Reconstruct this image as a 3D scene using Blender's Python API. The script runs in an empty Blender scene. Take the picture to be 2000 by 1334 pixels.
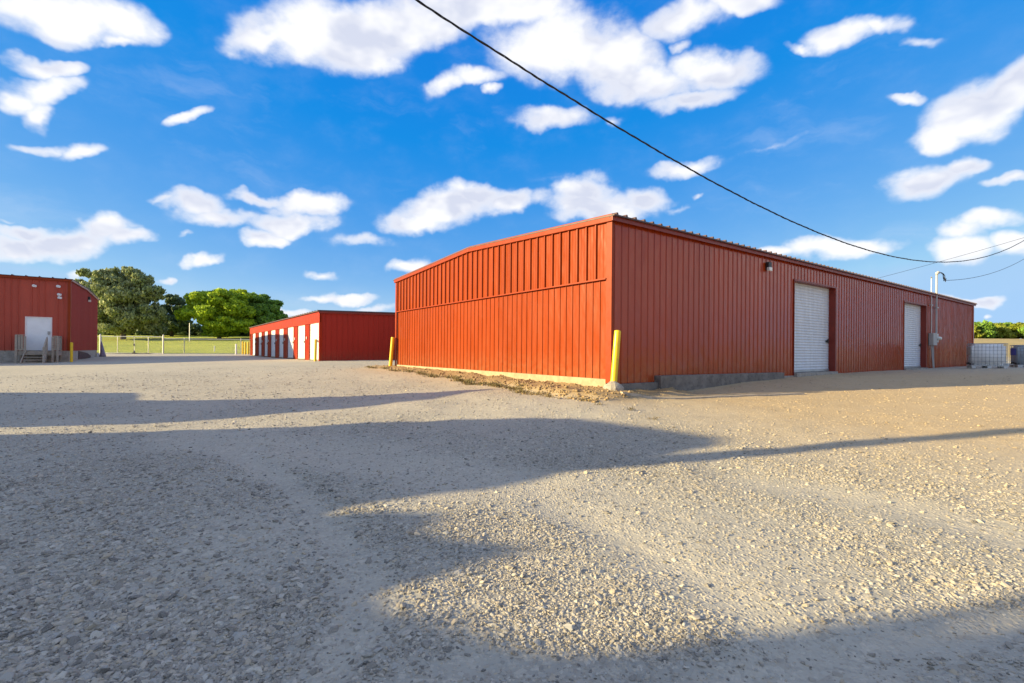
import bpy, bmesh, math, random
import numpy as np
from mathutils import Vector, Matrix, Euler
random.seed(5); rng = np.random.default_rng(5)
S = bpy.context.scene
COL = S.collection

# ------------------------------------------------------------------ camera
F = 946.0; TH = math.radians(.46); CZ = .69
cam = bpy.data.objects.new('camera', bpy.data.cameras.new('camera')); COL.objects.link(cam); S.camera = cam
cam.data.sensor_width = 36; cam.data.lens = F/2000*36; cam.data.shift_y = 19/2000
cam.data.clip_start = .05; cam.data.clip_end = 6000
cam.matrix_world = Matrix.Translation((0, 0, CZ)) @ Matrix.Rotation(math.pi/2, 4, 'X') @ Matrix.Rotation(TH, 4, 'Z')
S.render.resolution_x = 1024; S.render.resolution_y = 683

# ------------------------------------------------------------------ light
SUN_EL = math.radians(14.6); SUN_AZ = math.radians(12)      # shadows run along +x, turned 12 deg towards +y
SD = Vector((math.cos(SUN_AZ)*math.cos(SUN_EL), math.sin(SUN_AZ)*math.cos(SUN_EL), -math.sin(SUN_EL)))
sun = bpy.data.objects.new('sun', bpy.data.lights.new('sun', 'SUN')); COL.objects.link(sun)
sun.data.energy = 5.0; sun.data.angle = math.radians(.5); sun.data.color = (1, .80, .43)
sun.rotation_euler = SD.to_track_quat('-Z', 'Y').to_euler()
S.view_settings.view_transform = 'Standard'; S.view_settings.look = 'None'
S.view_settings.exposure = 1.3; S.view_settings.gamma = 1
SKY_STR = .081

def ray(x, y):
    xc = (x-1000)/F; yc = (667-y)/F + 19/F; c, s = math.cos(TH), math.sin(TH)
    return np.array([c*xc-s*yc, 1., s*xc+c*yc])

class NT:
    def __init__(s, tree): s.t = tree; s.n = tree.nodes; s.l = tree.links
    def add(s, typ, inp=None, **kw):
        n = s.n.new(typ)
        for k, v in kw.items(): setattr(n, k, v)
        for k, v in (inp or {}).items():
            if hasattr(v, 'is_output') and hasattr(v, 'node'): s.l.new(v, n.inputs[k])
            else: n.inputs[k].default_value = v
        return n
    def math(s, op, a, b=0., c=None, clamp=False):
        n = s.n.new('ShaderNodeMath'); n.operation = op; n.use_clamp = clamp
        for i, v in enumerate((a, b, c)):
            if v is None: continue
            if hasattr(v, 'node'): s.l.new(v, n.inputs[i])
            else: n.inputs[i].default_value = v
        return n.outputs[0]
    def mix(s, f, a, b, bt='MIX'):
        n = s.n.new('ShaderNodeMix'); n.data_type = 'RGBA'; n.blend_type = bt
        for i, v in ((0, f), (6, a), (7, b)):
            if hasattr(v, 'node'): s.l.new(v, n.inputs[i])
            else: n.inputs[i].default_value = v if i == 0 else (*v, 1) if len(v) == 3 else v
        return n.outputs[2]
    def rng(s, v, a, b, c=0., d=1., smooth=False):
        n = s.n.new('ShaderNodeMapRange'); n.interpolation_type = 'SMOOTHSTEP' if smooth else 'LINEAR'
        s.l.new(v, n.inputs[0])
        for i, q in ((1, a), (2, b), (3, c), (4, d)): n.inputs[i].default_value = q
        return n.outputs[0]
    def noise(s, vec, scale, detail=3, rough=.5, **kw):
        n = s.add('ShaderNodeTexNoise', {'Vector': vec, 'Scale': scale, 'Detail': detail, 'Roughness': rough}, **kw)
        return n.outputs[0]

# ------------------------------------------------------------------ sky with clouds (all in direction space: azimuth, elevation)
CLOUDS = [ # px x, px y, half width, half height, tilt (deg), weight
 (100,32,200,48,0,1),(235,45,95,40,-8,1),(225,74,60,14,0,.7),
 (80,128,80,22,0,.9),(70,165,95,24,3,.9),(60,210,38,38,0,.8),(15,190,50,30,0,.8),
 (150,292,65,20,8,.8),(75,285,60,14,0,.6),(355,232,60,17,16,.75),
 (650,72,190,70,0,1.15),(800,45,190,62,8,1.15),(690,110,110,48,0,1.1),(510,70,90,32,0,.9),(960,5,180,45,0,1.1),(1000,10,150,40,0,1.1),
 (1090,75,150,75,0,1.05),(1180,118,130,62,-10,1.1),(1250,165,120,44,0,1.),(1330,45,100,45,15,1.),(1400,140,110,38,0,1.),(1350,195,110,24,8,.9),(1440,5,80,30,0,1.),(1050,110,100,60,0,1.),
 (862,168,55,30,20,.75),(960,178,26,13,0,.75),(930,150,80,22,0,.75),(1080,226,85,28,0,.8),(1195,235,30,14,0,.5),(1325,100,25,16,0,.6),
 (1650,65,110,30,12,.95),(1720,50,60,24,0,.8),(1575,92,55,12,0,.8),(1780,80,40,12,0,.4),
 (1910,205,125,62,12,1.15),(1990,165,90,55,0,1.15),(1850,250,80,34,0,1.),(1765,188,42,16,0,.8),
 (1810,350,100,42,14,1.05),(1890,318,60,26,10,1.),(1970,350,50,14,10,.7),
 (1325,330,72,23,6,.95),(1145,375,75,40,0,1.15),(1160,405,110,36,0,1.1),(1265,398,60,34,0,1.),(1200,424,100,22,0,.9),(1045,390,50,22,0,.5),
 (880,410,130,42,10,1.1),(915,385,70,34,0,1.1),(985,395,55,26,8,1.),(820,440,90,24,0,1.),(700,470,70,16,0,.55),
 (395,400,78,30,-5,1.),(430,425,100,22,0,.9),(600,398,88,28,0,1.1),(570,430,90,28,0,1.),(520,460,50,18,0,.9),(520,385,60,14,0,.7),(330,392,35,10,0,.6),
 (205,445,65,32,0,1.15),(130,475,130,32,6,1.1),(30,488,90,28,0,1.1),(250,465,60,20,0,1.),(60,455,60,22,0,.9),
 (388,503,45,15,5,.95),(805,514,45,18,5,.95),(165,533,40,14,0,.8),(320,542,18,11,0,.7),(620,535,38,13,0,.7),(680,577,70,14,0,.95),(640,580,60,10,0,.7),(590,613,45,12,0,.9),(560,612,30,10,0,.7),
 (1610,490,95,28,0,1.05),(1690,482,60,20,0,.9),(1530,492,55,16,0,.9),(1870,485,85,32,5,1.1),(1950,432,80,22,10,.9),(1990,478,70,30,0,1.1),(1880,450,70,20,0,.7),
 (1905,582,55,13,0,.9),(1850,578,50,9,0,.6),(1912,612,16,8,0,.6),(1330,415,30,10,0,.4),(1365,395,15,8,0,.4),(345,457,22,8,0,.5),(5,428,30,8,0,.4),(740,600,60,10,0,.6),(1500,290,160,14,20,.26),(1100,345,130,12,5,.2)]
def build_world():
    w = bpy.data.worlds.new('World'); S.world = w; w.use_nodes = True
    t = NT(w.node_tree); t.n.clear()
    geo = t.add('ShaderNodeTexCoord').outputs['Generated']
    sky = t.add('ShaderNodeTexSky', sky_type='NISHITA', sun_disc=False)
    sky.sun_elevation = SUN_EL; sky.sun_rotation = math.atan2(-SD.x, -SD.y)
    sky.altitude = 200; sky.air_density = .7; sky.dust_density = 0; sky.ozone_density = 6.0
    sp = t.add('ShaderNodeSeparateXYZ', {0: geo}).outputs
    az = t.math('ARCTAN2', sp[0], sp[1]); el = t.math('ARCSINE', sp[2])
    # warp the coordinates with turbulence
    def warp(scale, amt, det):
        n = t.add('ShaderNodeTexNoise', {'Vector': geo, 'Scale': scale, 'Detail': det, 'Roughness': .6})
        return t.add('ShaderNodeVectorMath', {0: n.outputs['Color'], 1: (.5, .5, .5)}, operation='SUBTRACT').outputs[0], amt
    base = t.add('ShaderNodeCombineXYZ', {0: az, 1: el, 2: 0.}).outputs[0]
    for sc, am, de in ((7., .075, 2), (22., .034, 3)):
        v, a = warp(sc, am, de)
        v2 = t.add('ShaderNodeVectorMath', {0: v, 1: (a*1.3, a*.8, 0)}, operation='MULTIPLY').outputs[0]
        base = t.add('ShaderNodeVectorMath', {0: base, 1: v2}, operation='ADD').outputs[0]
    total = None
    bs = t.add('ShaderNodeSeparateXYZ', {0: base}).outputs; AZ, EL = bs[0], bs[1]
    for (x, y, rx, ry, rot, wgt) in CLOUDS:
        def ae(px, py):
            d = ray(px, py); d = d/np.linalg.norm(d); return math.atan2(d[0], d[1]), math.asin(d[2])
        a0, e0 = ae(x, y); a1, e1 = ae(x+rx*.5, y); a2, e2 = ae(x, y-ry*.5)
        hx = 2*math.hypot(a1-a0, e1-e0)*1.16; hy = 2*abs(e2-e0)*1.2
        th = math.atan2(e1-e0, a1-a0)+math.radians(rot); c_, s_ = math.cos(th), math.sin(th)
        def axis(p_, q_, h_):      # one rotated, scaled axis of this cloud's ellipse
            return t.math('MULTIPLY_ADD', AZ, p_/h_, t.math('MULTIPLY_ADD', EL, q_/h_, -(a0*p_+e0*q_)/h_))
        u_ = axis(c_, s_, hx); v_ = axis(-s_, c_, hy)
        ln = t.math('SQRT', t.math('MULTIPLY_ADD', u_, u_, t.math('MULTIPLY', v_, v_)))
        q = t.math('MULTIPLY', t.math('SUBTRACT', 1.0, ln, clamp=True), wgt*1.3)
        total = q if total is None else t.math('SMOOTH_MAX', total, q, .12)
    g2 = t.add('ShaderNodeVectorMath', {0: geo, 1: (1, 1, 1.7)}, operation='MULTIPLY').outputs[0]
    fb = t.noise(g2, 12., 8, .57)
    gs = t.add('ShaderNodeVectorMath', {0: g2, 1: (-.03, 0, .07)}, operation='ADD').outputs[0]
    fb3 = t.noise(g2, 5.5, 4, .5); fb2 = t.noise(gs, 5.5, 4, .5)
    # the rest of the sky, beside and behind this view, carries scattered clouds too
    away = t.math('MAXIMUM', t.rng(t.math('ABSOLUTE', az), .86, 1.05), t.rng(el, .68, .8))
    rest = t.math('MULTIPLY', t.math('MULTIPLY', t.rng(t.noise(g2, 2.2, 4, .5), .42, .65), 1.0), away)
    total = t.math('MAXIMUM', total, rest)
    dens = t.math('ADD', total, t.math('MULTIPLY', t.math('SUBTRACT', fb, .5), 1.45))
    has = t.rng(total, .03, .38, 0, 1, True)
    cov = t.math('MULTIPLY', t.rng(dens, -.04, .90, 0, 1, True), has)
    # thin high veil, drawn out sideways
    g4 = t.add('ShaderNodeVectorMath', {0: base, 1: (1.6, 5., 1.)}, operation='MULTIPLY').outputs[0]
    veil = t.math('MULTIPLY', t.rng(t.noise(g4, 1.7, 6, .6), .52, .82, 0, 1, True), .2)
    cov = t.math('MAXIMUM', cov, veil)
    relief = t.rng(t.math('SUBTRACT', fb3, fb2), -.13, .05, 0, 1, True)
    thick = t.rng(dens, .5, 1.1, 0, 1)
    sc = t.add('ShaderNodeSeparateColor', {0: sky.outputs[0]}).outputs
    lim = lambda v, lo, hi: t.math('MINIMUM', t.math('MAXIMUM', v, lo), hi)
    r_ = lim(t.math('MULTIPLY_ADD', sc[0], 2.2, -.66), .05, 2.0)
    g_ = lim(t.math('MULTIPLY_ADD', sc[1], .93, .52), .4, 3.2)
    b_ = lim(t.math('MULTIPLY', t.math('POWER', t.math('MULTIPLY', sc[2], .2), .15), 4.45), 1., 5.)
    skyc = t.add('ShaderNodeCombineColor', {0: r_, 1: g_, 2: b_}).outputs[0]
    shade = t.math('MAXIMUM', relief, t.math('SUBTRACT', .85, thick))
    cc = t.mix(shade, CLOUD_DARK, CLOUD_LIT)
    out = t.mix(t.math('MULTIPLY', cov, .97), skyc, cc)
    bg = t.add('ShaderNodeBackground', {'Color': out, 'Strength': SKY_STR})
    o = t.add('ShaderNodeOutputWorld', {'Surface': bg.outputs[0]})
    w.cycles.sampling_method = 'MANUAL'; w.cycles.sample_map_resolution = 512
CLOUD_DARK = (3.6, 3.8, 4.5); CLOUD_LIT = (5.3, 5.3, 5.4)
build_world()

# ------------------------------------------------------------------ helpers
def tag(o, label=None, cat=None, group=None, kind=None):
    if label: o['label'] = label
    if cat: o['category'] = cat
    if group: o['group'] = group
    if kind: o['kind'] = kind
    return o
def empty(name, loc, rz=0, **k):
    o = bpy.data.objects.new(name, None); COL.objects.link(o); o.location = loc; o.rotation_euler = (0, 0, rz)
    o.empty_display_size = .2
    return tag(o, **k)
def copy_tree(o, parent=None):
    c = o.copy(); COL.objects.link(c)
    if parent: c.parent = parent
    for ch in list(o.children): copy_tree(ch, c)
    return c

class MB:
    def __init__(s): s.v = []; s.f = []
    def quad(s, a, b, c, d):
        i = len(s.v); s.v += [tuple(a), tuple(b), tuple(c), tuple(d)]; s.f.append((i, i+1, i+2, i+3))
    def hexa(s, p):   # 8 points: bottom 4 ccw, top 4 ccw
        i = len(s.v); s.v += [tuple(q) for q in p]
        for f in ((3, 2, 1, 0), (4, 5, 6, 7), (0, 1, 5, 4), (1, 2, 6, 5), (2, 3, 7, 6), (3, 0, 4, 7)): s.f.append(tuple(i+k for k in f))
    def box(s, c, size, rz=0):
        c = Vector(c); hx, hy, hz = [q/2 for q in size]; R = Matrix.Rotation(rz, 3, 'Z')
        s.hexa([c+R@Vector(q) for q in ((-hx, -hy, -hz), (hx, -hy, -hz), (hx, hy, -hz), (-hx, hy, -hz), (-hx, -hy, hz), (hx, -hy, hz), (hx, hy, hz), (-hx, hy, hz))])
    def tube(s, pts, r, n=8, cap=True):
        pts = [Vector(p) for p in pts]; rs = r if isinstance(r, (list, tuple)) else [r]*len(pts)
        base = len(s.v); up = None
        for k, p in enumerate(pts):
            d = (pts[min(k+1, len(pts)-1)]-pts[max(k-1, 0)]).normalized()
            if up is None: up = Vector((0, 0, 1)) if abs(d.z) < .9 else Vector((1, 0, 0))
            x = d.cross(up).normalized(); y = d.cross(x).normalized(); up = -y if y.dot(up) < 0 else y
            x = d.cross(up).normalized()
            for j in range(n):
                a = 2*math.pi*j/n; s.v.append(tuple(p+(x*math.cos(a)+up*math.sin(a))*rs[k]))
        for k in range(len(pts)-1):
            for j in range(n):
                a = base+k*n+j; b = base+k*n+(j+1) % n
                s.f.append((a, b, b+n, a+n))
        if cap:
            s.f.append(tuple(base+j for j in range(n))[::-1]); e = base+(len(pts)-1)*n; s.f.append(tuple(e+j for j in range(n)))
    def build(s, name, m, parent=None, smooth=False, bevel=0, loc=None, **k):
        me = bpy.data.meshes.new(name); me.from_pydata(s.v, [], s.f)
        bm = bmesh.new(); bm.from_mesh(me); bmesh.ops.recalc_face_normals(bm, faces=bm.faces); bm.to_mesh(me); bm.free()
        if loc is not None:
            me.transform(Matrix.Translation(-Vector(loc)))
        return link(name, me, m, parent, smooth, bevel, loc, **k)
def link(name, me, m, parent=None, smooth=False, bevel=0, loc=None, **k):
    me.materials.append(m)
    if smooth:
        me.polygons.foreach_set('use_smooth', [True]*len(me.polygons))
    o = bpy.data.objects.new(name, me); COL.objects.link(o)
    if loc is not None: o.location = loc
    if parent:
        o.parent = parent
    if bevel:
        b = o.modifiers.new('bevel', 'BEVEL'); b.width = bevel; b.segments = 2; b.limit_method = 'ANGLE'
    return tag(o, **k)

# ------------------------------------------------------------------ materials
MATS = {}
def newmat(name):
    m = bpy.data.materials.new(name); m.use_nodes = True; t = NT(m.node_tree); t.n.clear()
    p = t.add('ShaderNodeBsdfPrincipled'); o = t.add('ShaderNodeOutputMaterial', {'Surface': p.outputs[0]})
    return m, t, p
def paint(name, col, rough=.4, var=.12, stretch=(1, 1, 1), scale=3, spec=.5, metal=0, bump=0., dirt=None, coat=0):
    m, t, p = newmat(name)
    tc = t.add('ShaderNodeTexCoord').outputs['Object']
    mp = t.add('ShaderNodeMapping', {'Vector': tc, 'Scale': stretch}).outputs[0]
    n = t.noise(mp, scale, 5, .6)
    c = t.mix(t.rng(n, .3, .7), tuple(q*(1-var) for q in col), tuple(min(1, q*(1+var)) for q in col))
    if dirt:
        n2 = t.noise(tc, 9., 6, .65)
        c = t.mix(t.rng(n2, .5, .75, 0, dirt[1]), c, dirt[0])
    t.l.new(c, p.inputs['Base Color'])
    p.inputs['Roughness'].default_value = rough; p.inputs['Metallic'].default_value = metal
    p.inputs['Specular IOR Level'].default_value = spec; p.inputs['Coat Weight'].default_value = coat
    n3 = t.noise(tc, scale*2.3, 4, .6)
    t.l.new(t.rng(n3, .3, .7, rough*.82, rough*1.2), p.inputs['Roughness'])
    if bump:
        b = t.add('ShaderNodeBump', {'Height': t.noise(mp, scale*1.7, 3), 'Strength': 1., 'Distance': bump})
        t.l.new(b.outputs[0], p.inputs['Normal'])
    return m
RED = (.275, .026, .003)
def siding_mat(name, col, rough, sheet=.914, wdir=(1, 0), spec=.2):
    """painted steel sheet: each sheet a touch different in tone, oil canning, faint dust at the foot"""
    m, t, p = newmat(name)
    pos = t.add('ShaderNodeNewGeometry').outputs['Position']
    sp = t.add('ShaderNodeSeparateXYZ', {0: pos}).outputs
    s = t.math('ADD', t.math('MULTIPLY', sp[0], wdir[0]), t.math('MULTIPLY', sp[1], wdir[1]))
    idx = t.math('FLOOR', t.math('DIVIDE', s, sheet))
    wn = t.add('ShaderNodeTexWhiteNoise', {'W': idx}, noise_dimensions='1D').outputs[0]
    v = t.add('ShaderNodeCombineXYZ', {0: t.math('MULTIPLY', s, 3.), 1: t.math('MULTIPLY', sp[2], .5), 2: 0.}).outputs[0]
    n = t.noise(v, 1.6, 5, .6)
    fac = t.math('ADD', t.math('MULTIPLY', wn, .35), t.math('MULTIPLY', n, .8))
    c = t.mix(t.rng(fac, .2, .95), tuple(q*.86 for q in col), tuple(q*1.14 for q in col))
    # dust and rain splash near the foot of the wall
    n2 = t.noise(pos, 6., 6, .7)
    foot = t.math('MULTIPLY', t.rng(sp[2], .05, .75, 1, 0), t.rng(n2, .35, .7))
    c = t.mix(t.math('MULTIPLY', foot, .35), c, (.30, .17, .08))
    # chalky fading in streaks
    c = t.mix(t.rng(t.noise(v, 4.5, 6, .7), .55, .9, 0, .22), c, (col[0]*1.15, col[1]*1.9, col[2]*2.))
    t.l.new(c, p.inputs['Base Color'])
    p.inputs['Specular IOR Level'].default_value = spec
    t.l.new(t.rng(n, .3, .7, rough*.8, rough*1.25), p.inputs['Roughness'])
    v3 = t.add('ShaderNodeCombineXYZ', {0: t.math('MULTIPLY', s, 2.2), 1: t.math('MULTIPLY', sp[2], .9), 2: idx}).outputs[0]
    b = t.add('ShaderNodeBump', {'Height': t.noise(v3, 1.5, 2), 'Strength': 1., 'Distance': .02})
    t.l.new(b.outputs[0], p.inputs['Normal'])
    return m
W1 = np.array([.813, .582]); W2 = np.array([-.582, .813]); N1 = np.array([.582, -.813]); N2 = np.array([-.813, -.582])
M_gable = siding_mat('red_gable_siding', (.245, .036, .003), .36, wdir=W2, spec=.16)
M_side = siding_mat('red_side_siding', (.34, .042, .006), .2, wdir=W1, spec=.4)
M_trim = paint('red_trim', (.26, .034, .004), .4, .12, spec=.2)
M_dtrim = paint('dark_red_trim', (.21, .018, .006), .45, .1)
M_roof = paint('roof_sheet', (.085, .045, .04), .5, .15)
M_door = paint('white_door', (.67, .68, .69), .45, .10, stretch=(3, 3, .4), dirt=((.42, .38, .32), .35), scale=2)
M_wdoor = paint('white_entry_door', (.80, .81, .81), .5, .05)
M_frame = paint('door_frame_paint', (.75, .66, .64), .5, .06)
M_conc = paint('concrete', (.36, .32, .27), .9, .22, scale=4, dirt=((.13, .115, .10), .8), bump=.02)
M_conctan = paint('dusty_concrete', (.37, .28, .18), .9, .2, scale=4, dirt=((.28, .20, .12), .7), bump=.02)
M_concdark = paint('weathered_concrete', (.19, .165, .14), .92, .35, scale=3, dirt=((.07, .062, .055), .85), bump=.03)
M_yel = paint('yellow_paint', (.80, .52, .012), .4, .06, dirt=((.30, .20, .06), .5))
M_steel = paint('galvanised_steel', (.50, .51, .50), .42, .12, metal=.6)
M_pipe = paint('pale_conduit', (.46, .45, .42), .5, .08)
M_box = paint('grey_enclosure', (.38, .36, .33), .5, .08)
M_dark = paint('dark_metal', (.02, .02, .02), .5, .2)
M_cable = paint('cable_jacket', (.012, .012, .014), .5, .2)
M_wood = paint('weathered_wood', (.34, .29, .23), .85, .25, stretch=(1, 1, 4), scale=6, bump=.004)
M_plank = paint('plank_wood', (.42, .36, .28), .9, .3, scale=8, bump=.01)
M_lens = paint('lamp_glass', (.75, .75, .68), .25, .05)
M_pole = paint('pole_wood', (.16, .11, .075), .9, .3, stretch=(4, 4, .3), scale=4)
M_maroon = paint('dark_maroon', (.05, .008, .012), .7, .2)
M_purple = paint('violet_cloth', (.22, .20, .28), .8, .3)
M_white = paint('white_plastic', (.72, .72, .74), .45, .05)
M_tank = paint('milky_plastic', (.92, .92, .90), .35, .08, scale=2)
M_tank2 = paint('blue_grey_plastic', (.34, .42, .48), .4, .15, scale=2)
M_cage = paint('cage_tube', (.26, .27, .28), .5, .15)
M_pallet = paint('pallet_grey', (.6, .6, .57), .7, .15)
M_blue = paint('blue_plastic', (.02, .09, .42), .4, .1)
M_mesh = paint('chain_link_wire', (.24, .25, .25), .5, .1, metal=.5)

def leaf_mat(name, a, b, c3, trans=.25):
    m, t, p = newmat(name)
    g = t.add('ShaderNodeNewGeometry'); pos = g.outputs['Position']
    n = t.noise(pos, .55, 3, .5); r = g.outputs['Random Per Island']
    c = t.mix(t.rng(n, .35, .65), a, b); c = t.mix(t.rng(r, .3, 1.), c, c3)
    t.l.new(c, p.inputs['Base Color']); p.inputs['Roughness'].default_value = .6
    p.inputs['Specular IOR Level'].default_value = .3
    tr = t.add('ShaderNodeBsdfTranslucent', {'Color': c})
    mx = t.add('ShaderNodeMixShader', {0: trans, 1: p.outputs[0], 2: tr.outputs[0]})
    t.l.new(mx.outputs[0], [x for x in t.n if x.type == 'OUTPUT_MATERIAL'][0].inputs[0])
    return m
L_cedar = leaf_mat('cedar_foliage', (.30, .36, .14), (.44, .47, .23), (.18, .23, .10), .25)
L_dark = leaf_mat('dark_foliage', (.11, .17, .07), (.17, .24, .10), (.08, .12, .06), .22)
L_lime = leaf_mat('lime_foliage', (.48, .60, .03), (.34, .48, .03), (.20, .33, .03), .38)
L_green = leaf_mat('green_foliage', (.17, .33, .05), (.27, .44, .06), (.10, .19, .045), .3)
L_olive = leaf_mat('olive_foliage', (.27, .32, .03), (.32, .35, .04), (.18, .23, .035), .3)
M_bark = paint('bark', (.12, .095, .07), .95, .3, stretch=(3, 3, .5), scale=5, bump=.02)

# ------------------------------------------------------------------ terrain
CT = np.array([(0,0,-.75),(-6,0,-.78),(6,0,-.68),(0,4,-.62),(1.1,5.3,-.55),(6.9,6.5,-.34),(12,8,-.2),(4.8,11.4,-.26),(7.7,12.1,-.22),(11.6,13.1,-.13),(14.7,13.9,-.05),
(12,17.6,-.02),(19.5,22.8,0),(27,28.5,.03),(6.5,13.6,-.12),(4.2,11.9,-.27),(3.4,11.0,-.30),(2.1,10.2,-.22),(-1.5,15.5,-.06),(-5.2,20.6,-.03),(-3,13,-.28),(-10,27,.07),(-26,49,.07),
(-28,31,-.22),(-15,15,-.3),(-15,8,-.5),(-12,2,-.66),(22,21.5,.1),(-22,22,-.28),(-40,45,-.1),(0,32,.08),(30,15,.05),(-15,-12,-.9),(15,-12,-.8),(-35,5,-.6),(20,3,-.2),(-34,-15,-.8)])
def _k(r): return r*r*np.log(r+1e-6)
nC = len(CT); A = np.zeros((nC+3, nC+3))
A[:nC, :nC] = _k(np.hypot(CT[:, None, 0]-CT[None, :, 0], CT[:, None, 1]-CT[None, :, 1]))+np.eye(nC)*.5
A[:nC, nC] = 1; A[:nC, nC+1] = CT[:, 0]; A[:nC, nC+2] = CT[:, 1]; A[nC:, :nC] = A[:nC, nC:].T
SOL = np.linalg.solve(A, np.r_[CT[:, 2], 0, 0, 0])
def H(x, y):
    x = np.asarray(x, float); y = np.asarray(y, float); xs = np.clip(x, -45, 38); ys = np.clip(y, -16, 52)
    h = SOL[nC]+SOL[nC+1]*xs+SOL[nC+2]*ys
    for i in range(nC): h = h+SOL[i]*_k(np.hypot(xs-CT[i, 0], ys-CT[i, 1]))
    h = np.clip(h, -1.1, .5)
    t = np.clip((y-50)/70, 0, 1); h = h+t*t*(3-2*t)*4.0
    t = np.clip((x-40)/60, 0, 1); h = h+t*t*(3-2*t)*.5*np.clip((y-20)/30, 0, 1)
    return h
def Hf(x, y): return float(H(x, y))
def gnd(px, py):
    d = ray(px, py); t = .8
    while t < 160:
        if CZ+d[2]*t < Hf(d[0]*t, t): break
        t *= 1.006
    return np.array([d[0]*t, t])
C0 = np.array([2.19, 10.72])
_w = [(rng.normal(size=2), rng.uniform(0, 6.28)) for _ in range(60)]
def vnoise(x, y, f, k=0, n=10):
    o = 0
    for d, ph in _w[k:k+n]: o = o+np.sin((x*d[0]+y*d[1])*f+ph+1.3*np.sin((x*d[1]-y*d[0])*f*.7+ph*2))
    return o/n**.5
def segd(x, y, pts):
    best = 1e9+np.zeros_like(x)
    for a, b in zip(pts[:-1], pts[1:]):
        ab = b-a; t = np.clip(((x-a[0])*ab[0]+(y-a[1])*ab[1])/(ab@ab), 0, 1)
        best = np.minimum(best, np.hypot(x-a[0]-ab[0]*t, y-a[1]-ab[1]*t))
    return best
def line(*p): return [gnd(*q) for q in p]
DENSE = [(line((560,960),(700,1010),(860,1090)), .55), (line((940,1010),(1090,1080),(1200,1190),(1290,1300)), .42), (line((1000,1150),(1120,1230),(1220,1300)), .35), (line((1250,910),(1500,990),(1750,1090),(2000,1180)), .40),
         (line((-300,1330),(150,1100),(330,980)), .95), (line((100,1330),(420,1250)), .6), (line((1080,900),(1300,915),(1600,930)), .35), (line((700,1330),(1050,1310)), .2), (line((-100,960),(300,900)), .6)]
SMOOTH = [(line((640,1334),(720,1180),(700,1100),(560,940),(450,880)), .16), (line((1080,990),(1250,1070),(1400,1150),(1560,1250)), .20), (line((1450,930),(1750,990),(2000,1050)), .35),
          (line((800,1334),(950,1290),(1400,1330)), .15), (line((1000,940),(760,900),(400,860)), .5), (line((1500,1334),(1700,1260),(2000,1215)), .14)]
def berm(x, y):
    dx = x-C0[0]; dy = y-C0[1]; s = dx*W2[0]+dy*W2[1]; off = dx*N2[0]+dy*N2[1]
    edge = .92+.45*np.clip(1-s/9, 0, 1)+.12*np.sin(s*2.1)+.08*np.sin(s*5.3+1)
    e = np.clip((edge-off)/.22, 0, 1)*np.clip((s+1.0)/.5, 0, 1)*np.clip((13.6-s)/.6, 0, 1)*(off > -2)
    return e*e*(3-2*e), s, off, edge
def attrs(x, y):
    r = np.hypot(x, y)
    L = .26+.20*vnoise(x, y, .9, 0)+.12*vnoise(x, y, 2.6, 10)
    for pts, w in DENSE: L = L+.52*np.exp(-(segd(x, y, pts)/w)**2)
    for pts, w in SMOOTH: L = L-.75*np.exp(-(segd(x, y, pts)/w)**2)
    L = L*np.clip(1.25-y/26, .25, 1)
    b = berm(x, y)[0]
    # orange-tan subsoil tracked out in front of the long wall and toward the right
    so = np.clip((x*.85+y*.30-2.9)/5.0+.18*vnoise(x, y, .45, 20), 0, 1)*.85*np.clip((y-2.5)/4, 0, 1)*np.clip((24-y)/8, 0, 1)
    so = np.maximum(so, b)
    so = np.maximum(so, .55*np.exp(-(segd(x, y, [np.array([2.2, 9.9]), np.array([-5.5, 19.5])])/1.1)**2))
    dry = np.clip((y-42)/20, 0, 1)*np.clip((x+10)/20, 0, 1)
    return np.clip(L, 0, 1), np.clip(so, 0, 1), dry
def micro(x, y):
    b, s, off, edge = berm(x, y)
    near = np.clip(1-np.hypot(x, y)/60, 0, 1)
    h = .010*vnoise(x, y, 1.7, 30)*near + .006*vnoise(x, y, 5.2, 40)*near
    h = h+b*(.11*np.clip((3.5-s)/5+.7, .4, 1)+.026*vnoise(x, y, 6, 5)+.018*vnoise(x, y, 15, 15))
    for pts, w in SMOOTH: h = h-.026*np.exp(-(segd(x, y, pts)/w)**2)
    return h
def G(x, y): return float(H(x, y)+micro(np.asarray(float(x)), np.asarray(float(y))))
def np_mesh(name, v, f):
    me = bpy.data.meshes.new(name); n = f.shape[1]
    me.vertices.add(len(v)); me.vertices.foreach_set('co', np.ascontiguousarray(v, dtype=np.float32).ravel())
    me.loops.add(f.size); me.loops.foreach_set('vertex_index', np.ascontiguousarray(f, dtype=np.int32).ravel())
    me.polygons.add(len(f)); me.polygons.foreach_set('loop_start', np.arange(0, f.size, n, dtype=np.int32))
    me.update(calc_edges=True); me.validate(); return me
def grid_faces(nx, ny):
    i = np.arange(nx*ny).reshape(ny, nx); return np.stack([i[:-1, :-1], i[:-1, 1:], i[1:, 1:], i[1:, :-1]], -1).reshape(-1, 4)

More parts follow.
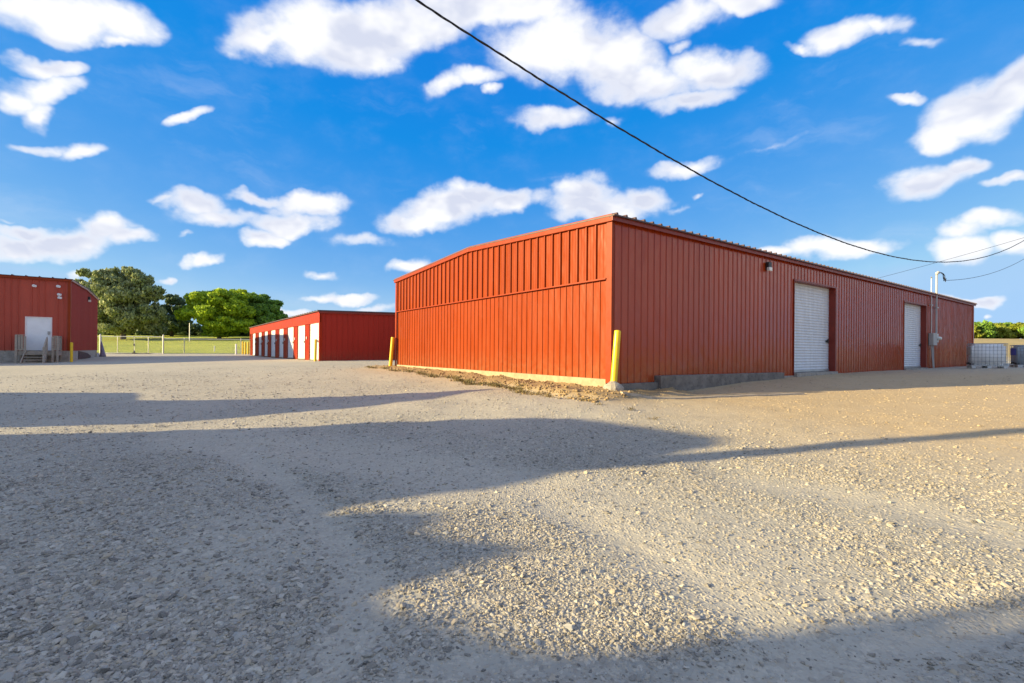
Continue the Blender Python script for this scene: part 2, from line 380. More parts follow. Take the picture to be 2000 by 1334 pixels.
def ground_mat():
    m, t, p = newmat('crushed_limestone')
    pos = t.add('ShaderNodeNewGeometry').outputs['Position']
    at = lambda n: t.add('ShaderNodeAttribute', attribute_name=n).outputs['Fac']
    loose, soil, dry = at('loose'), at('soil'), at('dry')
    big = t.noise(pos, .35, 4, .6); mid = t.noise(pos, 3., 6, .7); fine = t.noise(pos, 42., 3, .6)
    c = t.mix(t.rng(big, .3, .7), (.36, .345, .305), (.45, .415, .355))
    c = t.mix(t.rng(mid, .35, .7, 0, .6), c, (.29, .28, .255))
    c = t.mix(t.math('MULTIPLY', t.rng(loose, .0, .3, 1, 0), .45), c, (.50, .46, .39))
    c = t.mix(t.math('MULTIPLY', t.rng(loose, .35, .9), .45), c, (.27, .255, .23))
    # single chips as cells
    vo = t.add('ShaderNodeTexVoronoi', {'Vector': pos, 'Scale': 48.}); vs = t.add('ShaderNodeSeparateColor', {0: vo.outputs['Color']}).outputs
    vo2 = t.add('ShaderNodeTexVoronoi', {'Vector': pos, 'Scale': 17.}); vs2 = t.add('ShaderNodeSeparateColor', {0: vo2.outputs['Color']}).outputs
    chips = t.math('MULTIPLY', t.rng(vs[0], .45, .55), t.rng(loose, .0, .7, .55, 1.))
    cc = t.mix(vs[1], (.26, .235, .205), (.68, .61, .51))
    c = t.mix(t.math('MULTIPLY', chips, .55), c, cc)
    c = t.mix(t.math('MULTIPLY', t.rng(vs2[0], .86, .9), .45), c, t.mix(vs2[1], (.26, .235, .20), (.66, .59, .49)))
    s1 = t.mix(t.rng(mid, .3, .7), (.60, .41, .19), (.50, .345, .17))
    c = t.mix(t.math('MULTIPLY', soil, t.rng(mid, .2, .8, .55, .95)), c, s1)
    d1 = t.mix(t.rng(t.noise(pos, .5, 5, .7), .3, .7), (.50, .36, .19), (.30, .26, .09))
    c = t.mix(dry, c, d1)
    c = t.mix(t.rng(fine, .3, .7, 0, .3), c, (.30, .26, .21))
    bk = t.mix(t.rng(fine, .3, .7), (.25, .165, .075), (.42, .30, .16))
    c = t.mix(t.math('MULTIPLY', at('bank'), .8), c, bk)
    c = t.mix(1., c, (1., 1., .95), 'MULTIPLY')
    t.l.new(c, p.inputs['Base Color']); p.inputs['Roughness'].default_value = .95; p.inputs['Specular IOR Level'].default_value = .15
    hgt = t.math('ADD', t.math('MULTIPLY', t.math('SUBTRACT', .6, vo.outputs['Distance']), t.math('MULTIPLY', chips, 1.6)), t.math('ADD', t.math('MULTIPLY', fine, .5), t.math('MULTIPLY', mid, .8)))
    hgt = t.math('ADD', hgt, t.math('MULTIPLY', t.rng(vs2[0], .8, .9), t.math('SUBTRACT', .9, vo2.outputs['Distance'])))
    b = t.add('ShaderNodeBump', {'Height': hgt, 'Strength': 1., 'Distance': .009})
    t.l.new(b.outputs[0], p.inputs['Normal'])
    return m
def add_attr(me, name, vals):
    a = me.attributes.new(name, 'FLOAT', 'POINT'); a.data.foreach_set('value', np.ascontiguousarray(vals, dtype=np.float32))
u = np.linspace(-1, 1, 440); gx = 1+4*np.sinh(u*6.5); v_ = np.linspace(-.88, 1, 460); gy = 6.5+4*np.sinh(v_*6.5)
GX, GY = np.meshgrid(gx, gy); gz = H(GX, GY)+micro(GX, GY)
me = np_mesh('gravel_yard', np.stack([GX, GY, gz], -1).reshape(-1, 3), grid_faces(440, 460))
Lo, So, Dr = attrs(GX, GY); add_attr(me, 'loose', Lo.ravel()); add_attr(me, 'soil', So.ravel()); add_attr(me, 'dry', Dr.ravel()); add_attr(me, 'bank', np.clip(berm(GX, GY)[0]+.7*np.exp(-((GX-2.2)**2+(GY-9.9)**2)/.5), 0, 1).ravel())
link('gravel_ground', me, ground_mat(), smooth=True, kind='structure')

# grass field behind the fence
def grass_mat():
    m, t, p = newmat('mown_grass')
    pos = t.add('ShaderNodeNewGeometry').outputs['Position']
    st = t.add('ShaderNodeMapping', {'Vector': pos, 'Scale': (.35, 1.6, 1)}).outputs[0]
    c = t.mix(t.rng(t.noise(st, .35, 5, .6), .35, .65), (.50, .55, .08), (.33, .42, .06))
    c = t.mix(t.rng(t.noise(pos, 2.5, 5, .7), .4, .75, 0, .7), c, (.66, .56, .20))
    t.l.new(c, p.inputs['Base Color']); p.inputs['Roughness'].default_value = .9; p.inputs['Specular IOR Level'].default_value = .15
    b = t.add('ShaderNodeBump', {'Height': t.noise(pos, 14., 4, .7), 'Distance': .12}); t.l.new(b.outputs[0], p.inputs['Normal'])
    return m
M_grass = grass_mat()
ex = np.linspace(-260, 0, 160); ey = np.concatenate([np.linspace(0, 40, 90), np.linspace(41, 160, 50)])
EX, EY0 = np.meshgrid(ex, ey); EY = EY0+56.6+.25*np.sin(EX*.8)*np.exp(-EY0/3)+.2*np.sin(EX*2.3)*np.exp(-EY0/2)
ez = H(EX, EY)+.03+.02*vnoise(EX, EY, 1., 12)*np.clip(EY0, 0, 1); ez[0] -= .06
me = np_mesh('field', np.stack([EX, EY, ez], -1).reshape(-1, 3), grid_faces(160, 140))
link('grass_field', me, M_grass, smooth=True, kind='structure')

# loose stones: instanced real stones, denser where the gravel is loose
def stones():
    N = 820000
    # sample in view-friendly polar coordinates (more near the camera)
    r = 1.3*np.exp(rng.uniform(0, 1, N)*math.log(24/1.3)); a = rng.uniform(-1.02, 1.02, N)
    x = r*np.sin(a); y = r*np.cos(a)
    ok = (y > 1.2); x, y, r = x[ok], y[ok], r[ok]
    dx = x-C0[0]; dy = y-C0[1]
    inside = ((dx*N1[0]+dy*N1[1]) < .22) & ((dx*N2[0]+dy*N2[1]) < .05)
    x, y, r = x[~inside], y[~inside], r[~inside]
    L, So_, _ = attrs(x, y)
    keep = rng.uniform(0, 1, len(x)) < (.10+.62*L**1.4)*np.clip(1.1-.75*So_, 0, 1)*np.clip(r/5.5, .18, 1)**.6
    x, y, r, L = x[keep], y[keep], r[keep], L[keep]
    leftb = np.clip((-x+.2)/2.0, 0, 1)*np.clip((5.5-y)/3, 0, 1)
    sz = np.exp(rng.normal(math.log(.0048), .48, len(x)))*(1+.75*leftb)*(.85+np.clip(r, 0, 14)/14*.75)
    sz = np.minimum(sz, .026)
    z = H(x, y)+micro(x, y)-sz*.02
    me = bpy.data.meshes.new('stone_points'); me.vertices.add(len(x)); me.vertices.foreach_set('co', np.stack([x, y, z], -1).astype(np.float32).ravel())
    add_attr(me, 'size', sz); add_attr(me, 'soilmix', attrs(x, y)[1])
    rot = me.attributes.new('rot', 'FLOAT_VECTOR', 'POINT'); rv = np.stack([rng.normal(0, .35, len(x)), rng.normal(0, .35, len(x)), rng.uniform(0, 6.28, len(x))], -1)
    rot.data.foreach_set('vector', rv.astype(np.float32).ravel())
    print('stones', len(x))
    o = bpy.data.objects.new('loose_gravel', me); COL.objects.link(o)
    m, t, p = newmat('limestone_chips')
    rnd = t.add('ShaderNodeObjectInfo').outputs['Random']
    cr = t.add('ShaderNodeValToRGB', {0: rnd}); e = cr.color_ramp; e.elements[0].color = (.13, .125, .12, 1); e.elements[1].color = (.62, .57, .49, 1); e.elements[1].position = 1
    for ps, c_ in ((.2, (.30, .27, .235, 1)), (.45, (.44, .39, .33, 1)), (.62, (.42, .41, .39, 1)), (.75, (.50, .41, .30, 1)), (.9, (.56, .50, .43, 1))):
        q = e.elements.new(ps); q.color = c_
    pos = t.add('ShaderNodeNewGeometry').outputs['Position']
    c = t.mix(t.rng(t.noise(pos, 160., 3), .3, .7, 0, .45), cr.outputs[0], (.47, .415, .345))
    sm_ = t.add('ShaderNodeAttribute', attribute_name='soilmix', attribute_type='INSTANCER').outputs['Fac']
    c = t.mix(t.math('MULTIPLY', sm_, .75), c, (.50, .37, .21))
    c = t.mix(1., c, (.84, .85, .82), 'MULTIPLY')
    t.l.new(c, p.inputs['Base Color']); p.inputs['Roughness'].default_value = .9; p.inputs['Specular IOR Level'].default_value = .2
    ng = bpy.data.node_groups.new('scatter_stones', 'GeometryNodeTree')
    ng.interface.new_socket('Geometry', in_out='INPUT', socket_type='NodeSocketGeometry'); ng.interface.new_socket('Geometry', in_out='OUTPUT', socket_type='NodeSocketGeometry')
    g = NT(ng); gi = g.add('NodeGroupInput'); go = g.add('NodeGroupOutput')
    join = g.add('GeometryNodeJoinGeometry')
    for k in range(6):
        ico = g.add('GeometryNodeMeshIcoSphere', {'Radius': 1., 'Subdivisions': 2})
        nz = g.add('ShaderNodeTexNoise', {'Scale': .9, 'Detail': 2., 'W': k*7.3}, noise_dimensions='4D')
        off = g.add('ShaderNodeVectorMath', {0: nz.outputs['Color'], 1: (.5, .5, .5)}, operation='SUBTRACT')
        off2 = g.add('ShaderNodeVectorMath', {0: off.outputs[0], 1: (2.4, 2.4, 1.6)}, operation='MULTIPLY')
        sp_ = g.add('GeometryNodeSetPosition', {'Geometry': ico.outputs[0], 'Offset': off2.outputs[0]})
        tf = g.add('GeometryNodeTransform', {'Geometry': sp_.outputs[0], 'Scale': (1.25, .95-.06*(k % 3), .46+.05*(k % 4))})
        sm = g.add('GeometryNodeSetMaterial', {'Geometry': tf.outputs[0], 'Material': m})
        sh = g.add('GeometryNodeSetShadeSmooth', {'Geometry': sm.outputs[0], 'Shade Smooth': False})
        gti = g.add('GeometryNodeGeometryToInstance', {0: sh.outputs[0]}); g.l.new(gti.outputs[0], join.inputs[0])
    na = g.add('GeometryNodeInputNamedAttribute', {'Name': 'size'}, data_type='FLOAT')
    nr = g.add('GeometryNodeInputNamedAttribute', {'Name': 'rot'}, data_type='FLOAT_VECTOR')
    ri = g.add('FunctionNodeRandomValue', data_type='INT'); ri.inputs[4].default_value = 0; ri.inputs[5].default_value = 5
    mtp = g.add('GeometryNodeMeshToPoints', {'Mesh': gi.outputs[0]})
    iop = g.add('GeometryNodeInstanceOnPoints', {'Points': mtp.outputs[0], 'Instance': join.outputs[0], 'Pick Instance': True, 'Instance Index': ri.outputs[2]})
    e2r = g.add('FunctionNodeEulerToRotation', {0: nr.outputs[0]}); g.l.new(e2r.outputs[0], iop.inputs['Rotation'])
    g.l.new(na.outputs[0], iop.inputs['Scale']); g.l.new(iop.outputs[0], go.inputs[0])
    o.modifiers.new('scatter', 'NODES').node_group = ng
    me.materials.append(m)
    tag(o, 'loose grey and tan limestone chips strewn over the yard', 'gravel', kind='stuff')
stones()

# ------------------------------------------------------------------ ribbed steel siding
def V3(p, z): return Vector((p[0], p[1], z))
def profile(t0, t1, pitch, depth, wb, wt, phase=0., minor=0.):
    out = [(t0, 0.)]; k = math.ceil((t0-phase)/pitch)
    while True:
        c = phase+k*pitch
        if c+wb/2 >= t1: break
        if c-wb/2 > t0+.005:
            out += [(c-wb/2, 0.), (c-wt/2, depth), (c+wt/2, depth), (c+wb/2, 0.)]
        if minor:
            for q in (1/3, 2/3):
                m_ = c+pitch*q
                if t0+.02 < m_ < t1-.02: out += [(m_-.014, 0.), (m_-.006, minor), (m_+.006, minor), (m_+.014, 0.)]
        k += 1
    out.append((t1, 0.)); out.sort(); return out
def ribwall(mb, O, W, N, t0, t1, zb, zt, pitch, depth, wb, wt, phase=0., off=0., minor=0.):
    pr = profile(t0, t1, pitch, depth, wb, wt, phase, minor)
    f = lambda z, t: z(t) if callable(z) else z
    for (a, da), (b, db) in zip(pr[:-1], pr[1:]):
        if b-a < 1e-6: continue
        pa = O+W*a+N*(off+da); pb = O+W*b+N*(off+db)
        i = len(mb.v); mb.v += [(*pa, f(zb, a)), (*pb, f(zb, b)), (*pb, f(zt, b)), (*pa, f(zt, a))]; mb.f.append((i, i+1, i+2, i+3))
def wbox(mb, O, W, N, t0, t1, o0, o1, z0, z1, z0b=None, z1b=None):
    """box between t0..t1 along the wall, o0..o1 outwards; z may differ at the t1 end"""
    z0b = z0 if z0b is None else z0b; z1b = z1 if z1b is None else z1b
    P = lambda t, o, z: (*(O+W*t+N*o), z)
    mb.hexa([P(t0, o1, z0), P(t1, o1, z0b), P(t1, o0, z0b), P(t0, o0, z0), P(t0, o1, z1), P(t1, o1, z1b), P(t1, o0, z1b), P(t0, o0, z1)])
def rollup(parent, O, W, N, t0, t1, z0, z1, off, pitch=.095, label=None, latch_t=None):
    mb = MB(); n = int((z1-z0)/pitch); pz = []
    for i in range(n+1):
        for j in range(6):
            z = z0+(i+j/6)*(z1-z0)/(n+1); pz.append((z, off+.016*max(0, math.sin(2*math.pi*j/6+.4))))
    pz.append((z1, off))
    for (za, oa), (zb_, ob) in zip(pz[:-1], pz[1:]):
        mb.quad((*(O+W*t0+N*oa), za), (*(O+W*t1+N*oa), za), (*(O+W*t1+N*ob), zb_), (*(O+W*t0+N*ob), zb_))
    d = mb.build('roll_up_door', M_door, parent)
    if label: d['label'] = label
    b = MB(); wbox(b, O, W, N, t0, t1, off-.02, off+.03, z0-.07, z0); b.build('bottom_bar', M_steel, d)
    lt = latch_t if latch_t is not None else t1-.18
    b = MB(); wbox(b, O, W, N, lt-.09, lt+.09, off+.02, off+.045, z0+.98, z0+1.03); wbox(b, O, W, N, lt-.03, lt+.03, off+.045, off+.075, z0+.93, z0+1.08); b.build('latch', M_dark, d)
    return d

def each(name, m, par, *boxes, **k):
    for b_ in boxes:
        q = MB(); wbox(q, *b_); q.build(name, m, par, **k)

# ------------------------------------------------------------------ main warehouse
LEN = 30.8; WID = 12.2; EAVE = 3.66; RID = 6.1; RZ = 3.98
wh = empty('warehouse', (C0[0], C0[1], 0), label='largest rust red metal warehouse with two white roll up doors in its long wall', cat='warehouse')
ploc = Vector((C0[0], C0[1], 0))
def wpart(mb, name, m, par=None, **k):
    o = mb.build(name, m, par or wh, **k); return o
# children of an unrotated empty: keep world coordinates by the inverse of its location
def fix(root):
    for ch in root.children: ch.matrix_parent_inverse = Matrix.Translation(-root.location)
roofz = lambda s: EAVE+(RZ-EAVE)*min(s, WID-s)/RID
SEAM = 2.35
def gabletop(t): return roofz(t)-.02
# lower gable siding
mb = MB(); ribwall(mb, C0, W2, N2, .0, WID, .085, SEAM, .2286, .019, .042, .018, phase=.11, off=0.); wpart(mb, 'lower_gable_siding', M_gable)
mb = MB()
ribwall(mb, C0, W2, N2, .10, RID, SEAM-.01, gabletop, .3048, .042, .062, .034, phase=.13, off=.03, minor=.005)
ribwall(mb, C0, W2, N2, RID, WID, SEAM-.01, gabletop, .3048, .042, .062, .034, phase=.13, off=.03, minor=.005)
wpart(mb, 'upper_gable_siding', M_gable)
mb = MB(); wbox(mb, C0, W2, N2, .10, WID-.02, .0, .085, SEAM-.045, SEAM-.012); wpart(mb, 'seam_flashing', M_trim)
# corner trims
each('corner_trim', M_trim, wh, (C0, W2, N2, -.06, .10, .045, .062, .0, EAVE-.10), (C0, W1, N1, -.044, .05, .0, .028, .0, EAVE-.04))
mb = MB(); wbox(mb, C0, W2, N2, WID-.08, WID+.05, .045, .062, .0, EAVE-.10); wpart(mb, 'corner_trim', M_trim)
# rake trim along the gable
mb = MB()
wbox(mb, C0, W2, N2, -.10, RID, .02, .11, EAVE-.10, EAVE+.06, RZ-.10, RZ+.06)
wbox(mb, C0, W2, N2, RID, WID+.10, .02, .11, RZ-.10, RZ+.06, EAVE-.10, EAVE+.06)
wpart(mb, 'rake_trim', M_trim, bevel=.006)
# long side siding with two door openings
D1 = (8.49, 11.62); D2 = (18.88, 22.0); DT = 3.05
M_phase = .10
mb = MB()
for a, b, z0, z1 in ((0, D1[0], -.02, EAVE-.03), (D1[0], D1[1], DT, EAVE-.03), (D1[1], D2[0], -.02, EAVE-.03), (D2[0], D2[1], DT, EAVE-.03), (D2[1], LEN, -.02, EAVE-.03)):
    ribwall(mb, C0, W1, N1, a, b, z0, z1, .2286, .019, .045, .016, phase=M_phase)
wpart(mb, 'side_siding', M_side)
# jambs
for (a, b) in (D1, D2):
    each('door_jamb', M_dtrim, wh, (C0, W1, N1, a-.02, a, -.28, .035, -.02, DT+.0), (C0, W1, N1, b, b+.09, -.28, .032, -.02, DT))
    each('door_head', M_dtrim, wh, (C0, W1, N1, a-.02, b+.09, -.28, .034, DT, DT+.05))
    rollup(wh, C0, W1, N1, a, b, .14, DT, -.2)
    mb = MB(); wbox(mb, C0, W1, N1, a, b, -.8, .12, -.3, .055); wpart(mb, 'door_sill', M_conc)
mb = MB(); P = lambda t, s, z: (*(C0+W1*t+W2*s), z)
# eave trim and roof sheet with ribs
mb = MB(); wbox(mb, C0, W1, N1, -.11, LEN+.1, .02, .12, EAVE-.03, EAVE+.005); wbox(mb, C0, W1, N1, -.11, LEN+.1, .10, .12, EAVE-.09, EAVE-.03)
wpart(mb, 'eave_trim', M_dtrim)
mb = MB(); ov = .18; sl = (RZ-EAVE)/RID
for t0, t1, s0, s1, z0, z1 in ((-.12, LEN+.1, -ov, RID, EAVE+.04-ov*sl, RZ+.045), (-.12, LEN+.1, RID, WID+ov, RZ+.045, EAVE+.04-ov*sl)):
    mb.hexa([P(t0, s0, z0-.03), P(t1, s0, z0-.03), P(t1, s1, z1-.03), P(t0, s1, z1-.03), P(t0, s0, z0), P(t1, s0, z0), P(t1, s1, z1), P(t0, s1, z1)])
    k = 0; t = t0+.10
    while t < t1-.05:
        w = .035
        mb.hexa([P(t-w, s0, z0), P(t+w, s0, z0), P(t+w, s1, z1), P(t-w, s1, z1), P(t-w*.5, s0, z0+.045), P(t+w*.5, s0, z0+.045), P(t+w*.5, s1, z1+.045), P(t-w*.5, s1, z1+.045)])
        t += .3048
wpart(mb, 'roof', M_roof)
# far walls
mb = MB(); CB = C0+W2*WID
ribwall(mb, CB, W1, -N1, 0, LEN, 0, EAVE-.02, .2286, .02, .05, .02)
CR = C0+W1*LEN
ribwall(mb, CR, W2, -N2, 0, RID, 0, gabletop, .2286, .02, .05, .02); ribwall(mb, CR, W2, -N2, RID, WID, 0, gabletop, .2286, .02, .05, .02)
wbox(mb, C0, W1, N1, LEN-.06, LEN+.06, -.02, .05, -.02, EAVE-.03)
wpart(mb, 'rear_siding', M_side)
# footings
mb = MB(); wbox(mb, C0, W2, N2, .12, WID, -.15, .035, -.6, .083); wpart(mb, 'foundation', M_conctan)
mb = MB(); wbox(mb, C0, W1, N1, -.02, 1.5, -.1, .12, -.6, -.022); wpart(mb, 'low_footing', M_concdark, bevel=.01)
mb = MB(); wbox(mb, C0, W1, N1, 1.5, 7.5, -.1, .20, -.6, .135, -.6, .10); wpart(mb, 'raised_footing', M_concdark, bevel=.015)
mb = MB(); wbox(mb, C0, W1, N1, 7.5, LEN, -.1, .015, -.6, -.022); wpart(mb, 'foundation', M_conc)
# wall lamp
def wall_lamp(par, O, W, N, t, z, sc=1.):
    b = MB(); wbox(b, O, W, N, t-.13*sc, t+.13*sc, .03, .16*sc, z+.02, z+.24*sc); wbox(b, O, W, N, t-.10*sc, t+.10*sc, .0, .05, z-.08*sc, z+.06)
    h = b.build('wall_lamp', M_dark, par, bevel=.01)
    b = MB(); wbox(b, O, W, N, t-.115*sc, t+.115*sc, .05, .19*sc, z-.13*sc, z+.018); b.build('lamp_lens', M_lens, h, bevel=.01); return h
wall_lamp(wh, C0, W1, N1, 6.75, 3.26, .72)
fix(wh)

# ------------------------------------------------------------------ electric service mast beside the far door
tM = 23.1; pM = C0+W1*tM
em = empty('electric_service_mast', (pM[0], pM[1], 0), label='pale electric conduit with weatherhead and meter box on the warehouse wall', cat='electric mast')
def onw(t, o, z): return Vector((*(C0+W1*t+N1*o), z))
b = MB(); b.tube([onw(23.2, .12, 1.7), onw(23.2, .12, 4.66)], .04, 10); b.build('conduit', M_pipe, em)
b = MB(); b.tube([onw(23.2, .12, 4.66), onw(23.2, .13, 4.75), onw(23.24, .16, 4.79), onw(23.30, .22, 4.77)], [.055, .065, .065, .045], 10); b.build('weatherhead', M_pipe, em, smooth=True)
b = MB(); b.tube([onw(22.55, .08, 1.7), onw(22.55, .08, 4.44)], .022, 8); b.tube([onw(22.55, .08, 4.44), onw(22.5, .08, 4.5)], .03, 6); b.build('ground_pipe', M_steel, em)
b = MB(); wbox(b, C0, W1, N1, 22.35, 22.95, .03, .22, 1.15, 1.74); b.build('panel_box', M_box, em, bevel=.01)
b = MB(); wbox(b, C0, W1, N1, 22.98, 23.4, .03, .17, 1.3, 1.73); mo = b.build('meter_socket', M_pipe, em, bevel=.01)
b = MB(); b.tube([onw(23.2, .17, 1.5), onw(23.2, .27, 1.5)], .09, 16); b.tube([onw(23.2, .27, 1.5), onw(23.2, .33, 1.5)], [.075, .06], 16); b.build('meter_dial', M_lens, mo)
b = MB(); b.tube([onw(22.55, .10, 1.15), onw(22.62, .11, .6), onw(22.78, .13, Hf(*pM)-.1)], .028, 8); b.build('riser_pipe', M_pipe, em)
b = MB(); b.tube([onw(22.80, .10, 1.15), onw(22.79, .11, .6), onw(22.82, .13, Hf(*pM)-.1)], .028, 8); b.build('riser_pipe', M_pipe, em)
each('pipe_strap', M_steel, em, (C0, W1, N1, 23.1, 23.3, .03, .19, 3.0, 3.05), (C0, W1, N1, 22.45, 22.65, .03, .12, 3.1, 3.14))
b = MB(); pts = [onw(23.30, .22, 4.77), onw(23.40, .27, 4.77), onw(23.50, .30, 4.68), onw(23.55, .30, 4.50), onw(23.58, .31, 4.38), onw(23.64, .32, 4.55)]
b.tube(pts, .022, 6); b.tube([p+Vector((.05, -.03, -.05)) for p in pts], .018, 6); b.build('drip_loop', M_cable, em)
fix(em)

# ------------------------------------------------------------------ storage building
SO = np.array([-10.70, 27.0]); SE = 2.8; SB = .08; SL = 27.2; SW = 13.
st = empty('storage_building', (*SO, 0), label='long low red storage building with a row of narrow white roll up doors', cat='storage building')
M_stor = siding_mat('red_storage_siding', (.34, .024, .004), .4, wdir=W2)
M_storr = siding_mat('dark_red_end_siding', (.37, .028, .014), .5, wdir=W1)
DR = [(.23, 2.37), (3.54, 5.58), (6.82, 8.83), (10.21, 11.97), (13.44, 15.47), (16.93, 18.59), (20.13, 21.88), (23.76, 25.6)]
DZ = 2.22
prev = 0
for a, b in DR+[(SL, SL)]:
    mb = MB(); ribwall(mb, SO, W2, N2, prev, a, SB-.1, DZ, .2286, .02, .05, .02); prev = b
    wpart(mb, 'door_pier', M_stor, st)
mb = MB(); wbox(mb, SO, W2, N2, -.05, SL+.05, -.05, .05, DZ+.002, SE); wpart(mb, 'door_header', M_stor, st)
for a, b in DR:
    each('door_jamb', M_dtrim, st, (SO, W2, N2, a-.05, a, -.2, .028, SB-.1, DZ), (SO, W2, N2, b, b+.05, -.2, .028, SB-.1, DZ))
    rollup(st, SO, W2, N2, a, b, SB+.08, DZ, -.035, latch_t=a+.2)
mb = MB(); ribwall(mb, SO, W1, N1, 0, SW/2, SB-.1, lambda t: SE+.02*t, .3048, .02, .05, .02); ribwall(mb, SO, W1, N1, SW/2, SW, SB-.1, lambda t: SE+.02*(SW-t), .3048, .02, .05, .02)
wpart(mb, 'end_siding', M_storr, st)
each('corner_trim', M_stor, st, (SO, W2, N2, -.06, .08, .04, .06, SB-.1, DZ-.01), (SO, W1, N1, -.05, .1, .03, .05, SB-.1, SE), (SO, W2, N2, SL-.1, SL+.04, .04, .06, SB-.1, DZ-.01))
PS = lambda t, s, z: (*(SO+W1*t+W2*s), z)
mb = MB(); h = SW/2
for t0, t1, z0, z1 in ((-.15, h, SE+.02, SE+.17), (h, SW+.15, SE+.17, SE+.02)):
    mb.hexa([PS(t0, -.12, z0), PS(t1, -.12, z1), PS(t1, SL+.12, z1), PS(t0, SL+.12, z0), PS(t0, -.12, z0+.05), PS(t1, -.12, z1+.05), PS(t1, SL+.12, z1+.05), PS(t0, SL+.12, z0+.05)])
s = .1
while s < SL:
    mb.hexa([PS(-.15, s-.03, SE+.07), PS(h, s-.03, SE+.22), PS(h, s+.03, SE+.22), PS(-.15, s+.03, SE+.07), PS(-.15, s-.015, SE+.11), PS(h, s-.015, SE+.26), PS(h, s+.015, SE+.26), PS(-.15, s+.015, SE+.11)]); s += .6096
wpart(mb, 'roof', M_roof, st)
mb = MB(); wbox(mb, SO, W1, N1, -.1, h, .05, .10, SE-.08, SE+.02, SE+.05, SE+.15); wbox(mb, SO, W1, N1, h, SW, .05, .10, SE+.05, SE-.08, SE+.15, SE+.02); wpart(mb, 'rake_trim', M_dtrim, st)
mb = MB(); wbox(mb, SO+W1*SW, W2, -N2, 0, SL, -.05, .0, SB-.1, SE); wbox(mb, SO+W2*SL, W1, -N1, 0, SW, -.05, .0, SB-.1, SE); wpart(mb, 'rear_siding', M_storr, st)
for a, b in DR:   # unit lights / signs beside each door
    mb = MB(); wbox(mb, SO, W2, N2, a-.6, a-.45, .02, .06, 1.32, 1.48)
    if a > 3: wpart(mb, 'unit_plate', M_pipe, st)
fix(st)

# ------------------------------------------------------------------ left building with wooden stair
LO = np.array([-28.78, 31.5]); LE = 5.09; LB = .49; LL = 15.6
lb = empty('office_building', (*LO, 0), label='red metal building on concrete base with a white entry door above wooden steps', cat='building')
M_lf = siding_mat('red_front_siding', (.40, .072, .045), .42, sheet=.914, wdir=W1); M_ls = siding_mat('red_gable_end_siding', (.36, .062, .048), .5, wdir=W2)
LF = -16.
gz_ = lambda t: LE+(.16)*min(t, LL-t)/(LL/2)
mb = MB()
for a, b, z0, z1 in ((LF, -2.07, LB, LE), (-2.07, -.83, 2.62, LE), (-.83, 0, LB, LE)): ribwall(mb, LO, W1, N1, a, b, z0, z1, .3048, .035, .07, .03, phase=.05)
wpart(mb, 'front_siding', M_lf, lb)
mb = MB(); ribwall(mb, LO, W2, -N2, 0, LL/2, LB, gz_, .3048, .03, .06, .03); ribwall(mb, LO, W2, -N2, LL/2, LL, LB, gz_, .3048, .03, .06, .03); wpart(mb, 'end_siding', M_ls, lb)
each('corner_trim', M_trim, lb, (LO, W1, N1, -.10, .05, .035, .055, LB, LE), (LO, W2, -N2, -.035, .10, .03, .05, LB, LE))
each('foundation', M_conc, lb, (LO, W1, N1, LF, -.02, -.3, -.01, -.8, LB-.003), (LO, W2, -N2, 0, LL, -.3, -.01, -.8, LB-.003))
mb = MB(); wbox(mb, LO, W1, N1, LF, .08, .04, .16, LE-.12, LE+.04); wpart(mb, 'eave_trim', M_trim, lb)
mb = MB(); wbox(mb, LO, W2, -N2, -.05, LL/2, .035, .12, LE-.06, LE+.06, LE+.10, LE+.22); wbox(mb, LO, W2, -N2, LL/2, LL+.1, .035, .12, LE+.10, LE+.22, LE-.06, LE+.06); wpart(mb, 'rake_trim', paint('pale_rake_trim', (.50, .33, .28), .45, .05), lb)
PL = lambda t, s, z: (*(LO+W1*t+W2*s), z); mb = MB()
for s0, s1, z0, z1 in ((-.2, LL/2, LE+.05, LE+.24), (LL/2, LL+.2, LE+.24, LE+.05)):
    mb.hexa([PL(LF, s0, z0-.03), PL(.16, s0, z0-.03), PL(.16, s1, z1-.03), PL(LF, s1, z1-.03), PL(LF, s0, z0), PL(.16, s0, z0), PL(.16, s1, z1), PL(LF, s1, z1)])
    t = -.2
    while t > LF:
        mb.hexa([PL(t-.04, s0, z0), PL(t+.04, s0, z0), PL(t+.04, s1, z1), PL(t-.04, s1, z1), PL(t-.02, s0, z0+.05), PL(t+.02, s0, z0+.05), PL(t+.02, s1, z1+.05), PL(t-.02, s1, z1+.05)]); t -= .6096
wpart(mb, 'roof', M_roof, lb)
mb = MB(); wbox(mb, LO+W2*LL, W1, -N1, LF, 0, -.04, 0, -.6, LE); wbox(mb, LO+W1*LF, W2, N2, 0, LL, -.04, 0, -.6, LE); wpart(mb, 'rear_siding', M_ls, lb)
mb = MB(); wbox(mb, LO, W1, N1, -2.02, -.88, -.06, .0, LB+.01, 2.57); dr = wpart(mb, 'entry_door', M_wdoor, lb)
mb = MB(); wbox(mb, LO, W1, N1, -2.07, -2.02, -.08, .045, LB+.01, 2.58); wbox(mb, LO, W1, N1, -.88, -.83, -.08, .045, LB+.01, 2.58); wbox(mb, LO, W1, N1, -2.07, -.83, -.08, .047, 2.571, 2.62); wpart(mb, 'door_frame', M_frame, lb)
mb = MB(); wbox(mb, LO, W1, N1, -1.04, -.92, .0, .05, 1.53, 1.72); mb.tube([V3(LO+W1*-.98+N1*.05, 1.5), V3(LO+W1*-.98+N1*.12, 1.5)], .03, 8); mb.build('door_lock', M_box, dr)
